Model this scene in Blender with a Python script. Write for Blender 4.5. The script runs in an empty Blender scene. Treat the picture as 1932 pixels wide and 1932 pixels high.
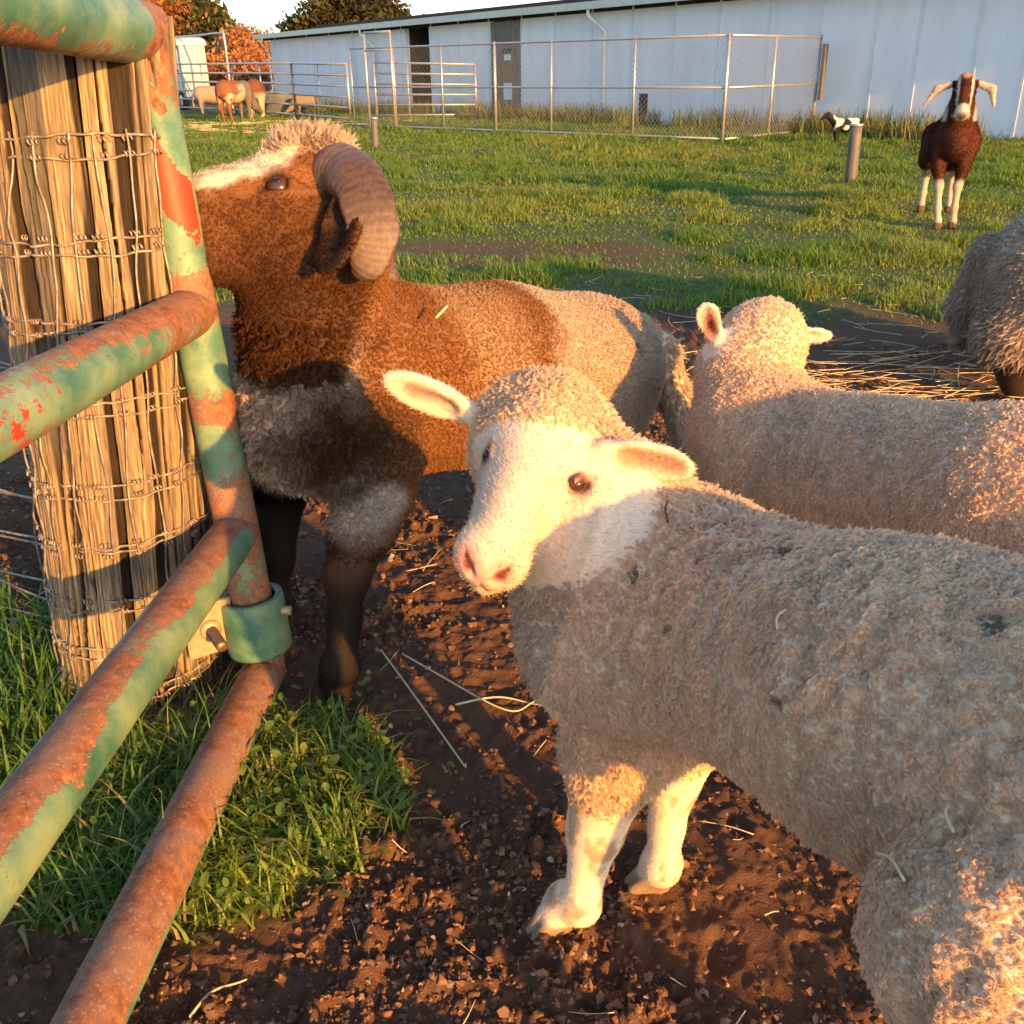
import bpy, math
import numpy as np
from mathutils import Matrix

# ------------------------------------------------------------------ camera, sky, sun, exposure
sc = bpy.context.scene
COL = sc.collection
EYE = np.array([0.0, 0.0, 1.1])                    # eye height of a crouching photographer
FPX = 1800.0                                       # focal length for a 1932 px wide frame
_g = np.array([68.0, 3899.0, 1800.0]); _g /= np.linalg.norm(_g)
_up = -_g; _fw = np.array([0, 0, 1.0]); _fw = _fw - _g * (_fw @ _g); _fw /= np.linalg.norm(_fw)
RC = np.array([np.cross(_fw, _up), _fw, _up])      # camera axes (right, down, forward) -> world
cam_d = bpy.data.cameras.new('camera'); cam = bpy.data.objects.new('camera', cam_d); COL.objects.link(cam)
cam_d.sensor_width = 36.0; cam_d.lens = 36.0 * FPX / 1932.0; cam_d.clip_start = 0.05; cam_d.clip_end = 3000
_m = Matrix.Identity(4)
for r in range(3):
    _m[r][0] = RC[r][0]; _m[r][1] = -RC[r][1]; _m[r][2] = -RC[r][2]; _m[r][3] = EYE[r]
cam.matrix_world = _m
sc.camera = cam

SUN_AZ, SUN_EL = math.radians(34.0), math.radians(12.0)   # azimuth to the right of straight behind the camera
SUN = np.array([math.sin(SUN_AZ) * math.cos(SUN_EL), -math.cos(SUN_AZ) * math.cos(SUN_EL), math.sin(SUN_EL)])
world = bpy.data.worlds.new("World"); sc.world = world; world.use_nodes = True
wn = world.node_tree.nodes; wl = world.node_tree.links
sky = wn.new('ShaderNodeTexSky'); sky.sky_type = 'NISHITA'; sky.sun_disc = False
sky.sun_elevation = SUN_EL; sky.sun_rotation = math.pi - SUN_AZ
sky.air_density = 1.0; sky.dust_density = 1.0; sky.ozone_density = 2.5
bg = wn['Background']; bg.inputs['Strength'].default_value = 0.15
wl.new(sky.outputs[0], bg.inputs['Color'])
sun_d = bpy.data.lights.new('sun', 'SUN'); sun_d.energy = 4.4; sun_d.angle = math.radians(0.6); sun_d.color = (1.0, 0.47, 0.09)
sun_o = bpy.data.objects.new('sun', sun_d); COL.objects.link(sun_o)
from mathutils import Vector
sun_o.rotation_euler = Vector(SUN).to_track_quat('Z', 'Y').to_euler(); sun_o.location = (8, -9, 6)
sc.view_settings.view_transform = 'Standard'; sc.view_settings.look = 'None'
sc.view_settings.exposure = 1.56; sc.view_settings.gamma = 1.0
sc.render.engine = 'CYCLES'
sc.cycles.use_denoising = True
sc.cycles.max_bounces = 8; sc.cycles.transparent_max_bounces = 8; sc.cycles.diffuse_bounces = 4
sc.cycles.glossy_bounces = 3; sc.cycles.transmission_bounces = 4
sc.cycles_curves.shape = 'RIBBONS'


# ------------------------------------------------------------------ helpers
rng = np.random.default_rng(7)
A = lambda *v: np.array(v, float)
def unit(v): v = np.asarray(v, float); return v / np.linalg.norm(v)
def ray(px, py): return RC @ A((px - 966) / FPX, (py - 966) / FPX, 1.0)
def at(px, py, y):                                 # world point seen at px,py, y metres ahead
    d = ray(px, py); return EYE + d * (y / d[1])
def atz(px, py, zc): return EYE + ray(px, py) * zc   # ... at optical depth zc
def gnd(px, py, z=0.0):
    d = ray(px, py); return EYE + d * ((z - EYE[2]) / d[2])
def camdir(x, y, z): return unit(RC @ A(x, y, z))

def proj(p):
    c = RC.T @ (np.asarray(p) - EYE); return 966 + FPX * c[0] / c[2], 966 + FPX * c[1] / c[2], c[2]
def hash3(ix, iy, iz, seed=0):
    h = (ix.astype(np.int64) * 374761393 + iy.astype(np.int64) * 668265263 + iz.astype(np.int64) * 2147483647 + seed * 1274126177) & 0xffffffff
    h = ((h ^ (h >> 13)) * 1274126177) & 0xffffffff
    h = ((h ^ (h >> 16)) * 2246822519) & 0xffffffff
    return ((h ^ (h >> 15)) & 0xffff).astype(np.float32) / 65535.0
def vnoise(p, seed=0):                              # value noise, 0..1
    p = np.asarray(p, np.float64); i = np.floor(p).astype(np.int64); f = (p - i).astype(np.float32); f = f * f * (3 - 2 * f)
    r = 0
    for dx in (0, 1):
        wx = f[:, 0] if dx else 1 - f[:, 0]
        for dy in (0, 1):
            wy = f[:, 1] if dy else 1 - f[:, 1]
            for dz in (0, 1):
                wz = f[:, 2] if dz else 1 - f[:, 2]
                r = r + wx * wy * wz * hash3(i[:, 0] + dx, i[:, 1] + dy, i[:, 2] + dz, seed)
    return r
def fbm(p, octs=4, seed=0, gain=0.5):
    p = np.asarray(p, np.float64); s = 0; a = 1.0; t = 0
    for o in range(octs):
        s = s + a * vnoise(p * 2 ** o, seed + o); t += a; a *= gain
    return s / t
def sst(a, b, x): t = np.clip((x - a) / (b - a), 0, 1); return t * t * (3 - 2 * t)
def xyz(x, y, z=None): return np.stack([x, y, np.zeros_like(x) if z is None else z], 1)

def tag(o, label=None, cat=None, group=None, kind=None):
    if label: o['label'] = label
    if cat: o['category'] = cat
    if group: o['group'] = group
    if kind: o['kind'] = kind
    return o
def empty(name, loc=(0, 0, 0)):
    o = bpy.data.objects.new(name, None); COL.objects.link(o); o.location = loc; o.empty_display_size = 0.1; return o
def link(o, parent=None, loc=None):
    COL.objects.link(o)
    if parent is not None: o.parent = parent
    if loc is not None: o.location = loc
    return o
def base_of(parent):
    p = np.zeros(3)
    while parent is not None: p = p + np.array(parent.location); parent = parent.parent
    return p
def mesh_np(name, V, F, mat=None, parent=None, smooth=True, attrs=None, origin=None, mats=None, mi=None):
    """V in world space; F list of (n,3)/(n,4) int arrays"""
    V = np.asarray(V, np.float32)
    if not isinstance(F, (list, tuple)): F = [F]
    F = [np.asarray(f, np.int32) for f in F if len(f)]
    off = base_of(parent)
    loc = None
    if origin is not None: loc = np.asarray(origin, float) - off; off = np.asarray(origin, float)
    me = bpy.data.meshes.new(name)
    me.vertices.add(len(V)); me.vertices.foreach_set('co', (V - off).astype(np.float32).ravel())
    nl = sum(f.size for f in F); npol = sum(len(f) for f in F)
    me.loops.add(nl); me.loops.foreach_set('vertex_index', np.concatenate([f.ravel() for f in F]))
    tot = np.concatenate([np.full(len(f), f.shape[1], np.int32) for f in F])
    st = np.concatenate([[0], np.cumsum(tot)[:-1]]).astype(np.int32)
    me.polygons.add(npol); me.polygons.foreach_set('loop_start', st)
    me.polygons.foreach_set('use_smooth', np.full(npol, smooth, bool))
    for m in (mats or ([mat] if mat else [])): me.materials.append(m)
    if mi is not None: me.polygons.foreach_set('material_index', np.asarray(mi, np.int32))
    me.update(calc_edges=True)
    for k, v in (attrs or {}).items():
        v = np.asarray(v, np.float32)
        if v.ndim == 1:
            a = me.attributes.new(k, 'FLOAT', 'POINT'); a.data.foreach_set('value', v)
        else:
            if v.shape[1] == 3: v = np.concatenate([v, np.ones((len(v), 1), np.float32)], 1)
            a = me.attributes.new(k, 'FLOAT_COLOR', 'POINT'); a.data.foreach_set('color', v.ravel())
    o = bpy.data.objects.new(name, me); link(o, parent, loc)
    return o
class MB:                                           # collects geometry for ONE mesh
    def __init__(s): s.V = []; s.Q = []; s.T = []; s.n = 0
    def add(s, V, Q=None, T=None):
        V = np.asarray(V, float)
        if Q is not None and len(Q): s.Q.append(np.asarray(Q) + s.n)
        if T is not None and len(T): s.T.append(np.asarray(T) + s.n)
        s.V.append(V); s.n += len(V); return s
    def tube(s, pts, r, n=8, cap=True):
        V, Q, T = tube(pts, r, n, cap); return s.add(V, Q, T)
    def box(s, lo, hi, M=None, o=None):
        lo = np.array(lo, float); hi = np.array(hi, float)
        V = np.array([[(lo, hi)[i][0], (lo, hi)[j][1], (lo, hi)[k][2]] for i in (0, 1) for j in (0, 1) for k in (0, 1)])
        if M is not None: V = V @ np.asarray(M).T
        if o is not None: V = V + o
        return s.add(V, [[0, 1, 3, 2], [4, 6, 7, 5], [0, 4, 5, 1], [2, 3, 7, 6], [0, 2, 6, 4], [1, 5, 7, 3]])
    def build(s, name, mat=None, parent=None, smooth=True, **k):
        F = []
        if s.Q: F.append(np.concatenate(s.Q))
        if s.T: F.append(np.concatenate(s.T))
        return mesh_np(name, np.concatenate(s.V), F, mat, parent, smooth, **k)
def tube(pts, r, n=8, cap=True, oval=None):
    pts = np.asarray(pts, float); m = len(pts); r = np.broadcast_to(np.asarray(r, float), (m,))
    t = np.gradient(pts, axis=0); t /= np.linalg.norm(t, axis=1)[:, None] + 1e-12
    a = np.cross(t[0], [0, 0, 1.0]);
    if np.linalg.norm(a) < 1e-3: a = np.cross(t[0], [0, 1.0, 0])
    a = unit(a); fr = []
    for i in range(m):
        a = a - t[i] * (a @ t[i]); a = unit(a); fr.append(a)
    fr = np.array(fr); b = np.cross(t, fr)
    th = np.arange(n) * 2 * np.pi / n
    V = (pts[:, None] + r[:, None, None] * (np.cos(th)[None, :, None] * fr[:, None] + np.sin(th)[None, :, None] * b[:, None])).reshape(-1, 3)
    i = np.arange(m - 1)[:, None] * n; j = np.arange(n)[None]; k = (j + 1) % n
    Q = np.stack([i + j, i + k, i + n + k, i + n + j], -1).reshape(-1, 4)
    T = []
    if cap:
        V = np.concatenate([V, pts[:1], pts[-1:]]); c0 = m * n; c1 = c0 + 1; jj = np.arange(n); kk = (jj + 1) % n
        T = np.concatenate([np.stack([np.full(n, c0), kk, jj], 1), np.stack([np.full(n, c1), (m - 1) * n + jj, (m - 1) * n + kk], 1)])
    return V, Q, T
def seg(a, b, n): return np.asarray(a)[None] + (np.asarray(b) - np.asarray(a))[None] * np.linspace(0, 1, n)[:, None]
def spline(pts, n):
    P = np.asarray(pts, float); P = np.concatenate([[2 * P[0] - P[1]], P, [2 * P[-1] - P[-2]]]); out = []
    m = len(P) - 3; u = np.linspace(0, m, n); i = np.minimum(u.astype(int), m - 1); t = (u - i)[:, None]
    a, b, c, d = P[i], P[i + 1], P[i + 2], P[i + 3]
    return 0.5 * (2 * b + (c - a) * t + (2 * a - 5 * b + 4 * c - d) * t ** 2 + (3 * b - a - 3 * c + d) * t ** 3)
def copy_tree(o, parent=None):
    c = o.copy(); COL.objects.link(c)
    if parent is not None: c.parent = parent
    for ch in list(o.children): copy_tree(ch, c)
    return c

# ------------------------------------------------------------------ materials
class NT:
    def __init__(s, name):
        s.m = bpy.data.materials.new(name); s.m.use_nodes = True; s.t = s.m.node_tree; s.t.nodes.clear()
        s.out = s.t.nodes.new('ShaderNodeOutputMaterial')
    def n(s, typ, _in=None, **kw):
        nd = s.t.nodes.new('ShaderNode' + typ)
        for k, v in kw.items(): setattr(nd, k, v)
        for k, v in (_in or {}).items():
            if hasattr(v, 'links'): s.t.links.new(v, nd.inputs[k])
            else: nd.inputs[k].default_value = v
        return nd
    def coord(s, which='Object'): return s.n('TexCoord').outputs[which]
    def mapping(s, v, scale=(1, 1, 1), rot=(0, 0, 0), loc=(0, 0, 0)):
        return s.n('Mapping', {0: v, 'Scale': scale, 'Rotation': rot, 'Location': loc}).outputs[0]
    def noise(s, v, scale, detail=5, rough=0.55, dist=0.0):
        return s.n('TexNoise', {'Vector': v, 'Scale': scale, 'Detail': detail, 'Roughness': rough, 'Distortion': dist}).outputs[0]
    def ramp(s, v, stops, interp='LINEAR'):
        r = s.n('ValToRGB', {0: v}); cr = r.color_ramp; cr.interpolation = interp
        while len(cr.elements) < len(stops): cr.elements.new(0.5)
        for e, (p, c) in zip(cr.elements, stops):
            e.position = p; e.color = (c, c, c, 1) if not hasattr(c, '__len__') else (*c[:3], 1)
        return r.outputs[0]
    def math(s, op, a, b=0.0, c=None):
        d = {0: a, 1: b}
        if c is not None: d[2] = c
        return s.n('Math', d, operation=op).outputs[0]
    def mix(s, f, a, b, mode='MIX'):
        nd = s.n('Mix', data_type='RGBA', blend_type=mode)
        for k, v in ((0, f), (6, a), (7, b)):
            if hasattr(v, 'links'): s.t.links.new(v, nd.inputs[k])
            else: nd.inputs[k].default_value = v if k == 0 else (*v[:3], 1)
        return nd.outputs[2]
    def attr(s, name, out='Color'): return s.n('Attribute', attribute_name=name).outputs[out]
    def bump(s, h, strength=0.5, dist=0.01, nrm=None):
        d = {'Height': h, 'Strength': strength, 'Distance': dist}
        if nrm is not None: d['Normal'] = nrm
        return s.n('Bump', d).outputs[0]
    def bsdf(s, col, rough=0.8, nrm=None, metal=0.0, spec=0.5, **kw):
        d = {'Base Color': col if hasattr(col, 'links') else (*col[:3], 1), 'Roughness': rough, 'Metallic': metal, 'Specular IOR Level': spec}
        if nrm is not None: d['Normal'] = nrm
        d.update(kw)
        return s.n('BsdfPrincipled', d).outputs[0]
    def done(s, sh): s.t.links.new(sh, s.out.inputs['Surface']); return s.m
    def mixsh(s, f, a, b):
        nd = s.n('MixShader'); 
        if hasattr(f, 'links'): s.t.links.new(f, nd.inputs[0])
        else: nd.inputs[0].default_value = f
        s.t.links.new(a, nd.inputs[1]); s.t.links.new(b, nd.inputs[2]); return nd.outputs[0]
def plain(name, col, rough=0.7, var=0.25, scale=20.0, metal=0.0, bump=0.0, spec=0.5):
    t = NT(name); c = t.coord(); nz = t.noise(c, scale, 5)
    f = t.ramp(nz, [(0.3, 1 - var), (0.7, 1.0)])
    cc = t.mix(1.0, col, f, 'MULTIPLY')
    return t.done(t.bsdf(cc, rough, t.bump(nz, bump, 0.005) if bump else None, metal, spec))
def hair_mat(name, rough=0.75, trans=0.48):
    t = NT(name); c = t.attr('Col')
    d = t.n('BsdfDiffuse', {'Color': c, 'Roughness': 0.3}).outputs[0]
    tr = t.n('BsdfTranslucent', {'Color': c}).outputs[0]
    return t.done(t.mixsh(trans, d, tr))
M_HAIR = hair_mat('fleece')
def skin_mat():
    t = NT('animal_skin'); c = t.attr('Col'); o = t.coord()
    nz = t.noise(o, 160, 3); cc = t.mix(1.0, c, t.ramp(nz, [(0.3, 0.8), (0.7, 1.0)]), 'MULTIPLY')
    return t.done(t.bsdf(cc, 0.75, t.bump(nz, 0.25, 0.003), spec=0.2))
M_SKIN = skin_mat()
def eye_mat(name, col):
    t = NT(name); return t.done(t.bsdf(col, 0.12, spec=0.4, **{'Coat Weight': 0.3, 'Coat Roughness': 0.05}))
M_EYE = eye_mat('eye_dark', (0.012, 0.008, 0.006)); M_IRIS = eye_mat('eye_brown', (0.06, 0.022, 0.01))

# ------------------------------------------------------------------ animals: one continuous surface from blended volumes
class Body:
    def __init__(s, lo, hi, coarse, fine=None, fstep=0.003):
        ax = []
        for d in range(3):
            p = [lo[d]]
            while p[-1] < hi[d]:
                x = p[-1]; st = coarse
                for b in (fine or []):
                    if b[0][d] - coarse <= x <= b[1][d]: st = fstep
                p.append(x + st)
            ax.append(np.array(p, np.float32))
        s.ax = ax; s.D = np.full([len(a) for a in ax], 9.0, np.float32)
    def _block(s, lo, hi):
        sl = []
        for d in range(3):
            i = max(np.searchsorted(s.ax[d], lo[d]) - 1, 0); j = min(np.searchsorted(s.ax[d], hi[d]) + 1, len(s.ax[d])); sl.append(slice(i, max(j, i + 1)))
        g = np.meshgrid(*[s.ax[d][sl[d]] for d in range(3)], indexing='ij')
        return tuple(sl), g
    def _put(s, sl, d, k, sub=False):
        a = s.D[sl]
        if not sub:
            h = np.maximum(k - np.abs(a - d), 0) / k; s.D[sl] = np.minimum(a, d) - h * h * k * 0.25
        else:
            d = -d; h = np.maximum(k - np.abs(a - d), 0) / k; s.D[sl] = np.maximum(a, d) + h * h * k * 0.25
    def cone(s, a, b, r1, r2, k=0.04, sub=False):
        a = np.asarray(a, float); b = np.asarray(b, float); m = max(r1, r2) + k * 1.5
        sl, (X, Y, Z) = s._block(np.minimum(a, b) - m, np.maximum(a, b) + m)
        ba = b - a; l2 = ba @ ba; rr = r1 - r2; a2 = l2 - rr * rr; il2 = 1 / l2
        px, py, pz = X - a[0], Y - a[1], Z - a[2]
        y = px * ba[0] + py * ba[1] + pz * ba[2]; z = y - l2
        qx, qy, qz = px * l2 - ba[0] * y, py * l2 - ba[1] * y, pz * l2 - ba[2] * y
        x2 = qx * qx + qy * qy + qz * qz; y2 = y * y * l2; z2 = z * z * l2; kk = np.sign(rr) * rr * rr * x2
        d = (np.sqrt(x2 * max(a2, 1e-9) * il2) + y * rr) * il2 - r1
        c1 = np.sign(z) * a2 * z2 > kk; c2 = np.sign(y) * a2 * y2 < kk
        d = np.where(c2, np.sqrt(x2 + y2) * il2 - r1, d); d = np.where(c1, np.sqrt(x2 + z2) * il2 - r2, d)
        s._put(sl, d.astype(np.float32), k, sub); return s
    def chain(s, pts, rs, k=0.03):
        for i in range(len(pts) - 1): s.cone(pts[i], pts[i + 1], rs[i], rs[i + 1], k)
        return s
    def ell(s, c, r, Mx=None, k=0.03, sub=False):
        c = np.asarray(c, float); r = np.asarray(r, float); Mx = np.eye(3) if Mx is None else np.asarray(Mx)
        e = np.sqrt((Mx ** 2) @ (r ** 2)) + k * 1.5
        sl, (X, Y, Z) = s._block(c - e, c + e)
        p = np.stack([X - c[0], Y - c[1], Z - c[2]], -1).astype(np.float32) @ Mx.astype(np.float32)
        k0 = np.sqrt(((p / r) ** 2).sum(-1)) + 1e-6; k1 = np.sqrt(((p / r ** 2) ** 2).sum(-1)) + 1e-6
        s._put(sl, (k0 * (k0 - 1) / k1).astype(np.float32), k, sub); return s
    def surf(s, p, d, far=0.15):                      # first point inside the surface coming from p + far*d towards p
        p = np.asarray(p, float)
        for t in np.arange(far, -0.05, -0.001):
            x = p + np.asarray(d) * t; i = [min(max(np.searchsorted(s.ax[k], x[k]), 0), len(s.ax[k]) - 1) for k in range(3)]
            if s.D[tuple(i)] < 0: return t
        return 0.0
    def mesh(s, smooth=2):
        D = s.D; S = D < 0; xs, ys, zs = s.ax; nx, ny, nz = D.shape
        cnt = np.zeros((nx - 1, ny - 1, nz - 1), np.int8)
        for i in (0, 1):
            for j in (0, 1):
                for k in (0, 1): cnt += S[i:nx - 1 + i, j:ny - 1 + j, k:nz - 1 + k]
        act = (cnt > 0) & (cnt < 8); I, J, K = np.nonzero(act); n = len(I)
        idx = np.full(act.shape, -1, np.int32); idx[I, J, K] = np.arange(n)
        acc = np.zeros((n, 3)); w = np.zeros(n)
        cs = [(i, j, k) for i in (0, 1) for j in (0, 1) for k in (0, 1)]
        val = {c: D[I + c[0], J + c[1], K + c[2]] for c in cs}
        pos = {c: np.stack([xs[I + c[0]], ys[J + c[1]], zs[K + c[2]]], 1) for c in cs}
        for c in cs:
            for ax in range(3):
                if c[ax] == 0:
                    e = list(c); e[ax] = 1; e = tuple(e); a, b = val[c], val[e]; m = (a < 0) != (b < 0)
                    t = np.where(m, a / np.where(m, a - b, 1), 0)[:, None]
                    acc += np.where(m[:, None], pos[c] + (pos[e] - pos[c]) * t, 0); w += m
        V = acc / w[:, None]; Fs = []
        for ax in range(3):
            sl0 = [slice(None)] * 3; sl1 = [slice(None)] * 3; sl0[ax] = slice(0, -1); sl1[ax] = slice(1, None)
            a = S[tuple(sl0)]; b = S[tuple(sl1)]; cr = a != b
            u, v = (ax + 1) % 3, (ax + 2) % 3
            g = np.array(np.nonzero(cr)).T
            g = g[(g[:, u] > 0) & (g[:, v] > 0) & (g[:, u] < D.shape[u] - 1) & (g[:, v] < D.shape[v] - 1)]
            ins = a[tuple(g.T)]
            def cell(du, dv): h = g.copy(); h[:, u] += du; h[:, v] += dv; return idx[tuple(h.T)]
            q = np.stack([cell(-1, -1), cell(0, -1), cell(0, 0), cell(-1, 0)], 1)
            q[~ins] = q[~ins][:, ::-1]; Fs.append(q)
        F = np.concatenate(Fs); F = F[(F >= 0).all(1)]
        for _ in range(smooth):
            s2 = np.zeros_like(V); c2 = np.zeros(n)
            for i in range(4):
                for dlt in (1, 3): np.add.at(s2, F[:, i], V[F[:, (i + dlt) % 4]]); np.add.at(c2, F[:, i], 1)
            V = 0.5 * V + 0.5 * s2 / np.maximum(c2, 1)[:, None]
        return V, F
def vnormals(V, F):
    n = np.zeros_like(V); a = V[F[:, 2]] - V[F[:, 0]]; b = V[F[:, 3]] - V[F[:, 1]]; fn = np.cross(a, b)
    for i in range(4): np.add.at(n, F[:, i], fn)
    return n / (np.linalg.norm(n, axis=1)[:, None] + 1e-12)
def frame(fwd, left):                               # columns forward, left, up
    f = unit(fwd); l = np.asarray(left, float); l = unit(l - f * (l @ f)); u = np.cross(f, l); return np.stack([f, l, u], 1)

def fleece(name, parent, V, F, N, dens, length, color, flow, clump=14, rc=0.005, lift=0.5, curl=0.003, freq=2.5, npts=6, rad=0.00035,
           conv=0.6, view_bias=True, jit=0.25, seed=1, hue=0.08):
    """hair curves grown from the skin in locks; dens = locks per square metre, per vertex"""
    r = np.random.default_rng(seed)
    T = np.concatenate([F[:, [0, 1, 2]], F[:, [0, 2, 3]]])
    ar = 0.5 * np.linalg.norm(np.cross(V[T[:, 1]] - V[T[:, 0]], V[T[:, 2]] - V[T[:, 0]]), axis=1)
    ctr = V[T].mean(1); fn = N[T].mean(1); dd = dens[T].mean(1)
    if view_bias:                                    # thin out wool well away from any place the photo could be taken from
        vd = EYE - ctr; vd /= np.linalg.norm(vd, axis=1)[:, None]; f = (fn * vd).sum(1); dd = dd * np.where(f > -0.35, 1.0, 0.12)
    w = ar * dd; tot = w.sum(); nc = int(tot)
    if nc < 1: return None
    cs = np.cumsum(w) / tot; ti = np.searchsorted(cs, (np.arange(nc) + r.random(nc)) / nc); ti = np.minimum(ti, len(T) - 1)
    u = r.random((nc, 2)); fl = u.sum(1) > 1; u[fl] = 1 - u[fl]; b = np.stack([1 - u.sum(1), u[:, 0], u[:, 1]], 1)
    tv = T[ti]; itp = lambda X: (X[tv] * b.reshape(nc, 3, *([1] * (X.ndim - 1)))).sum(1)
    c = itp(V); n = itp(N); n /= np.linalg.norm(n, axis=1)[:, None]; L = itp(length); cl = itp(color)
    fw = flow(c, n); fw = fw - n * (fw * n).sum(1)[:, None]; fw /= np.linalg.norm(fw, axis=1)[:, None] + 1e-9
    side = np.cross(n, fw)
    lf = np.clip(lift + 0.18 * r.standard_normal(nc), 0.08, 1.2)[:, None]
    d = n * lf + fw * (1 - np.minimum(lf, 1)) + side * (jit * r.standard_normal(nc))[:, None] + fw * (jit * 0.6 * r.standard_normal(nc))[:, None]
    d /= np.linalg.norm(d, axis=1)[:, None]
    keep = L > 0.0008; c, n, L, cl, fw, side, d = [x[keep] for x in (c, n, L, cl, fw, side, d)]; nc = len(c)
    L = L * (0.75 + 0.5 * r.random(nc))
    cl = cl * (1 + hue * r.standard_normal((nc, 1)))
    ns = nc * clump; rep = lambda X: np.repeat(X, clump, 0)
    a = r.random(ns) * 2 * np.pi; rr = rc * np.sqrt(r.random(ns)) * (1 if clump > 1 else 0)
    off = rep(fw) * (np.cos(a) * rr)[:, None] + rep(side) * (np.sin(a) * rr)[:, None]
    e1 = np.cross(d, side); e1 /= np.linalg.norm(e1, axis=1)[:, None] + 1e-9; e2 = np.cross(d, e1)
    ph = r.random(nc) * 2 * np.pi; fq = freq * (0.7 + 0.6 * r.random(nc)); am = curl * (0.6 + 0.8 * r.random(nc))
    t = np.linspace(0, 1, npts)[None, :, None]
    D, E1, E2, LL = rep(d), rep(e1), rep(e2), rep(L) * (0.8 + 0.4 * r.random(ns))
    PH = rep(ph) + 0.35 * r.standard_normal(ns); FQ = rep(fq); AM = rep(am)
    w1 = 2 * np.pi * FQ[:, None, None] * t + PH[:, None, None]
    env = np.minimum(t * 2.2, 1.0)
    root = rep(c) - rep(n) * 0.0015 + off
    Pt = root[:, None] + D[:, None] * (LL[:, None, None] * t) - off[:, None] * (conv * t ** 0.8) \
        + E1[:, None] * (AM[:, None, None] * env * np.sin(w1)) + E2[:, None] * (AM[:, None, None] * env * np.cos(w1))
    hc = bpy.data.hair_curves.new(name); hc.add_curves([npts] * ns)
    base = base_of(parent)
    hc.attributes['position'].data.foreach_set('vector', (Pt - base).astype(np.float32).ravel())
    ra = hc.attributes.get('radius') or hc.attributes.new('radius', 'FLOAT', 'POINT')
    prof = rad * (1.0 - 0.75 * np.linspace(0, 1, npts) ** 2)
    ra.data.foreach_set('value', np.tile(prof, ns).astype(np.float32))
    C = rep(cl) * (1 + 0.06 * r.standard_normal((ns, 1))); C = np.clip(C, 0.002, 0.95)
    ca = hc.attributes.new('Col', 'FLOAT_COLOR', 'CURVE')
    ca.data.foreach_set('color', np.concatenate([C, np.ones((ns, 1))], 1).astype(np.float32).ravel())
    hc.materials.append(M_HAIR)
    o = bpy.data.objects.new(name, hc); link(o, parent); return o
def ball(c, r, n=16, Mx=None):
    c = np.asarray(c, float); r = np.broadcast_to(np.asarray(r, float), (3,)); Mx = np.eye(3) if Mx is None else Mx
    th = np.linspace(0, np.pi, n + 1); ph = np.arange(2 * n) * np.pi / n
    V = np.stack([np.outer(np.sin(th), np.cos(ph)), np.outer(np.sin(th), np.sin(ph)), np.outer(np.cos(th), np.ones(2 * n))], -1).reshape(-1, 3)
    i = np.arange(n)[:, None] * 2 * n; j = np.arange(2 * n)[None]; k = (j + 1) % (2 * n)
    Q = np.stack([i + j, i + 2 * n + j, i + 2 * n + k, i + k], -1).reshape(-1, 4)
    return c + (V * r) @ np.asarray(Mx).T, Q

# ------------------------------------------------------------------ animals
def blob(V, c, r, soft=0.35, warp=0.0, ws=12.0, seed=3):
    """1 inside a round patch of the coat, 0 outside, with an uneven edge"""
    r = np.broadcast_to(np.asarray(r, float), (3,)); d = np.linalg.norm((V - np.asarray(c)) / r, axis=1)
    if warp: d = d + warp * (fbm(V * ws, 3, seed) - 0.5) * 2
    return 1 - sst(1 - soft, 1 + soft, d)
def lay(col, m, c): return col * (1 - m[:, None]) + np.asarray(c)[None] * m[:, None]
def segm(V, a, b, r, soft=.25):
    a = np.asarray(a); d = np.asarray(b) - a; t = np.clip(((V - a) @ d) / (d @ d), 0, 1)
    return 1 - sst(r * (1 - soft), r, np.linalg.norm(V - a - t[:, None] * d, axis=1))
def hoof(B, p, fwd, s=1.0, z0=0.002):
    f = unit(A(fwd[0], fwd[1], 0)); l = np.cross([0, 0, 1], f); p = A(p[0], p[1], 0)
    for sg in (-1, 1):
        B.cone(p + l * sg * 0.0105 * s + A(0, 0, 0.026 * s + z0) - f * 0.006 * s, p + l * sg * 0.0075 * s + f * 0.036 * s + A(0, 0, 0.009 * s + z0), 0.0165 * s, 0.0065 * s, 0.004)
        B.cone(p + l * sg * 0.0105 * s + A(0, 0, 0.010 * s + z0) - f * 0.010 * s, p + l * sg * 0.0075 * s + f * 0.034 * s + A(0, 0, 0.006 * s + z0), 0.0120 * s, 0.006 * s, 0.004)
    B.cone(p + l * .0 + f * .012 * s + A(0, 0, .004 * s), p + f * .045 * s + A(0, 0, .004 * s), .0022 * s, .003 * s, .003, sub=True)
    B.cone(p + A(0, 0, 0.05 * s) - f * 0.012 * s, p + A(0, 0, 0.03 * s) - f * 0.002, 0.021 * s, 0.018 * s, 0.015)
    for sg in (-1, 1): B.ell(p + l * sg * 0.013 * s + A(0, 0, 0.048 * s) - f * 0.03 * s, A(0.008, 0.007, 0.010) * s, None, 0.006)
def ear(B, base, tip, face, w, th=0.008, cup=0.6, k=0.012):
    base = np.asarray(base); tip = np.asarray(tip); l = unit(tip - base); fz = np.asarray(face, float); fz = unit(fz - l * (fz @ l)); wd = np.cross(fz, l)
    Mx = np.stack([l, wd, fz], 1); L = np.linalg.norm(tip - base)
    c = base + l * L * 0.56
    B.ell(c, (L * 0.50, w * 0.5, th), Mx, k)
    B.cone(base - l * 0.010, base + l * L * 0.30, w * 0.24, w * 0.34, 0.014)
    B.ell(c + fz * th * 1.55 - l * L * 0.03 + wd * w * .05, (L * 0.44, w * 0.31, th * 1.50), Mx, 0.010, sub=True)
    B.ell(base + l * L * 0.26 + fz * w * 0.30, (L * 0.20, w * 0.16, w * 0.26), Mx, 0.01, sub=True)
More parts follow.
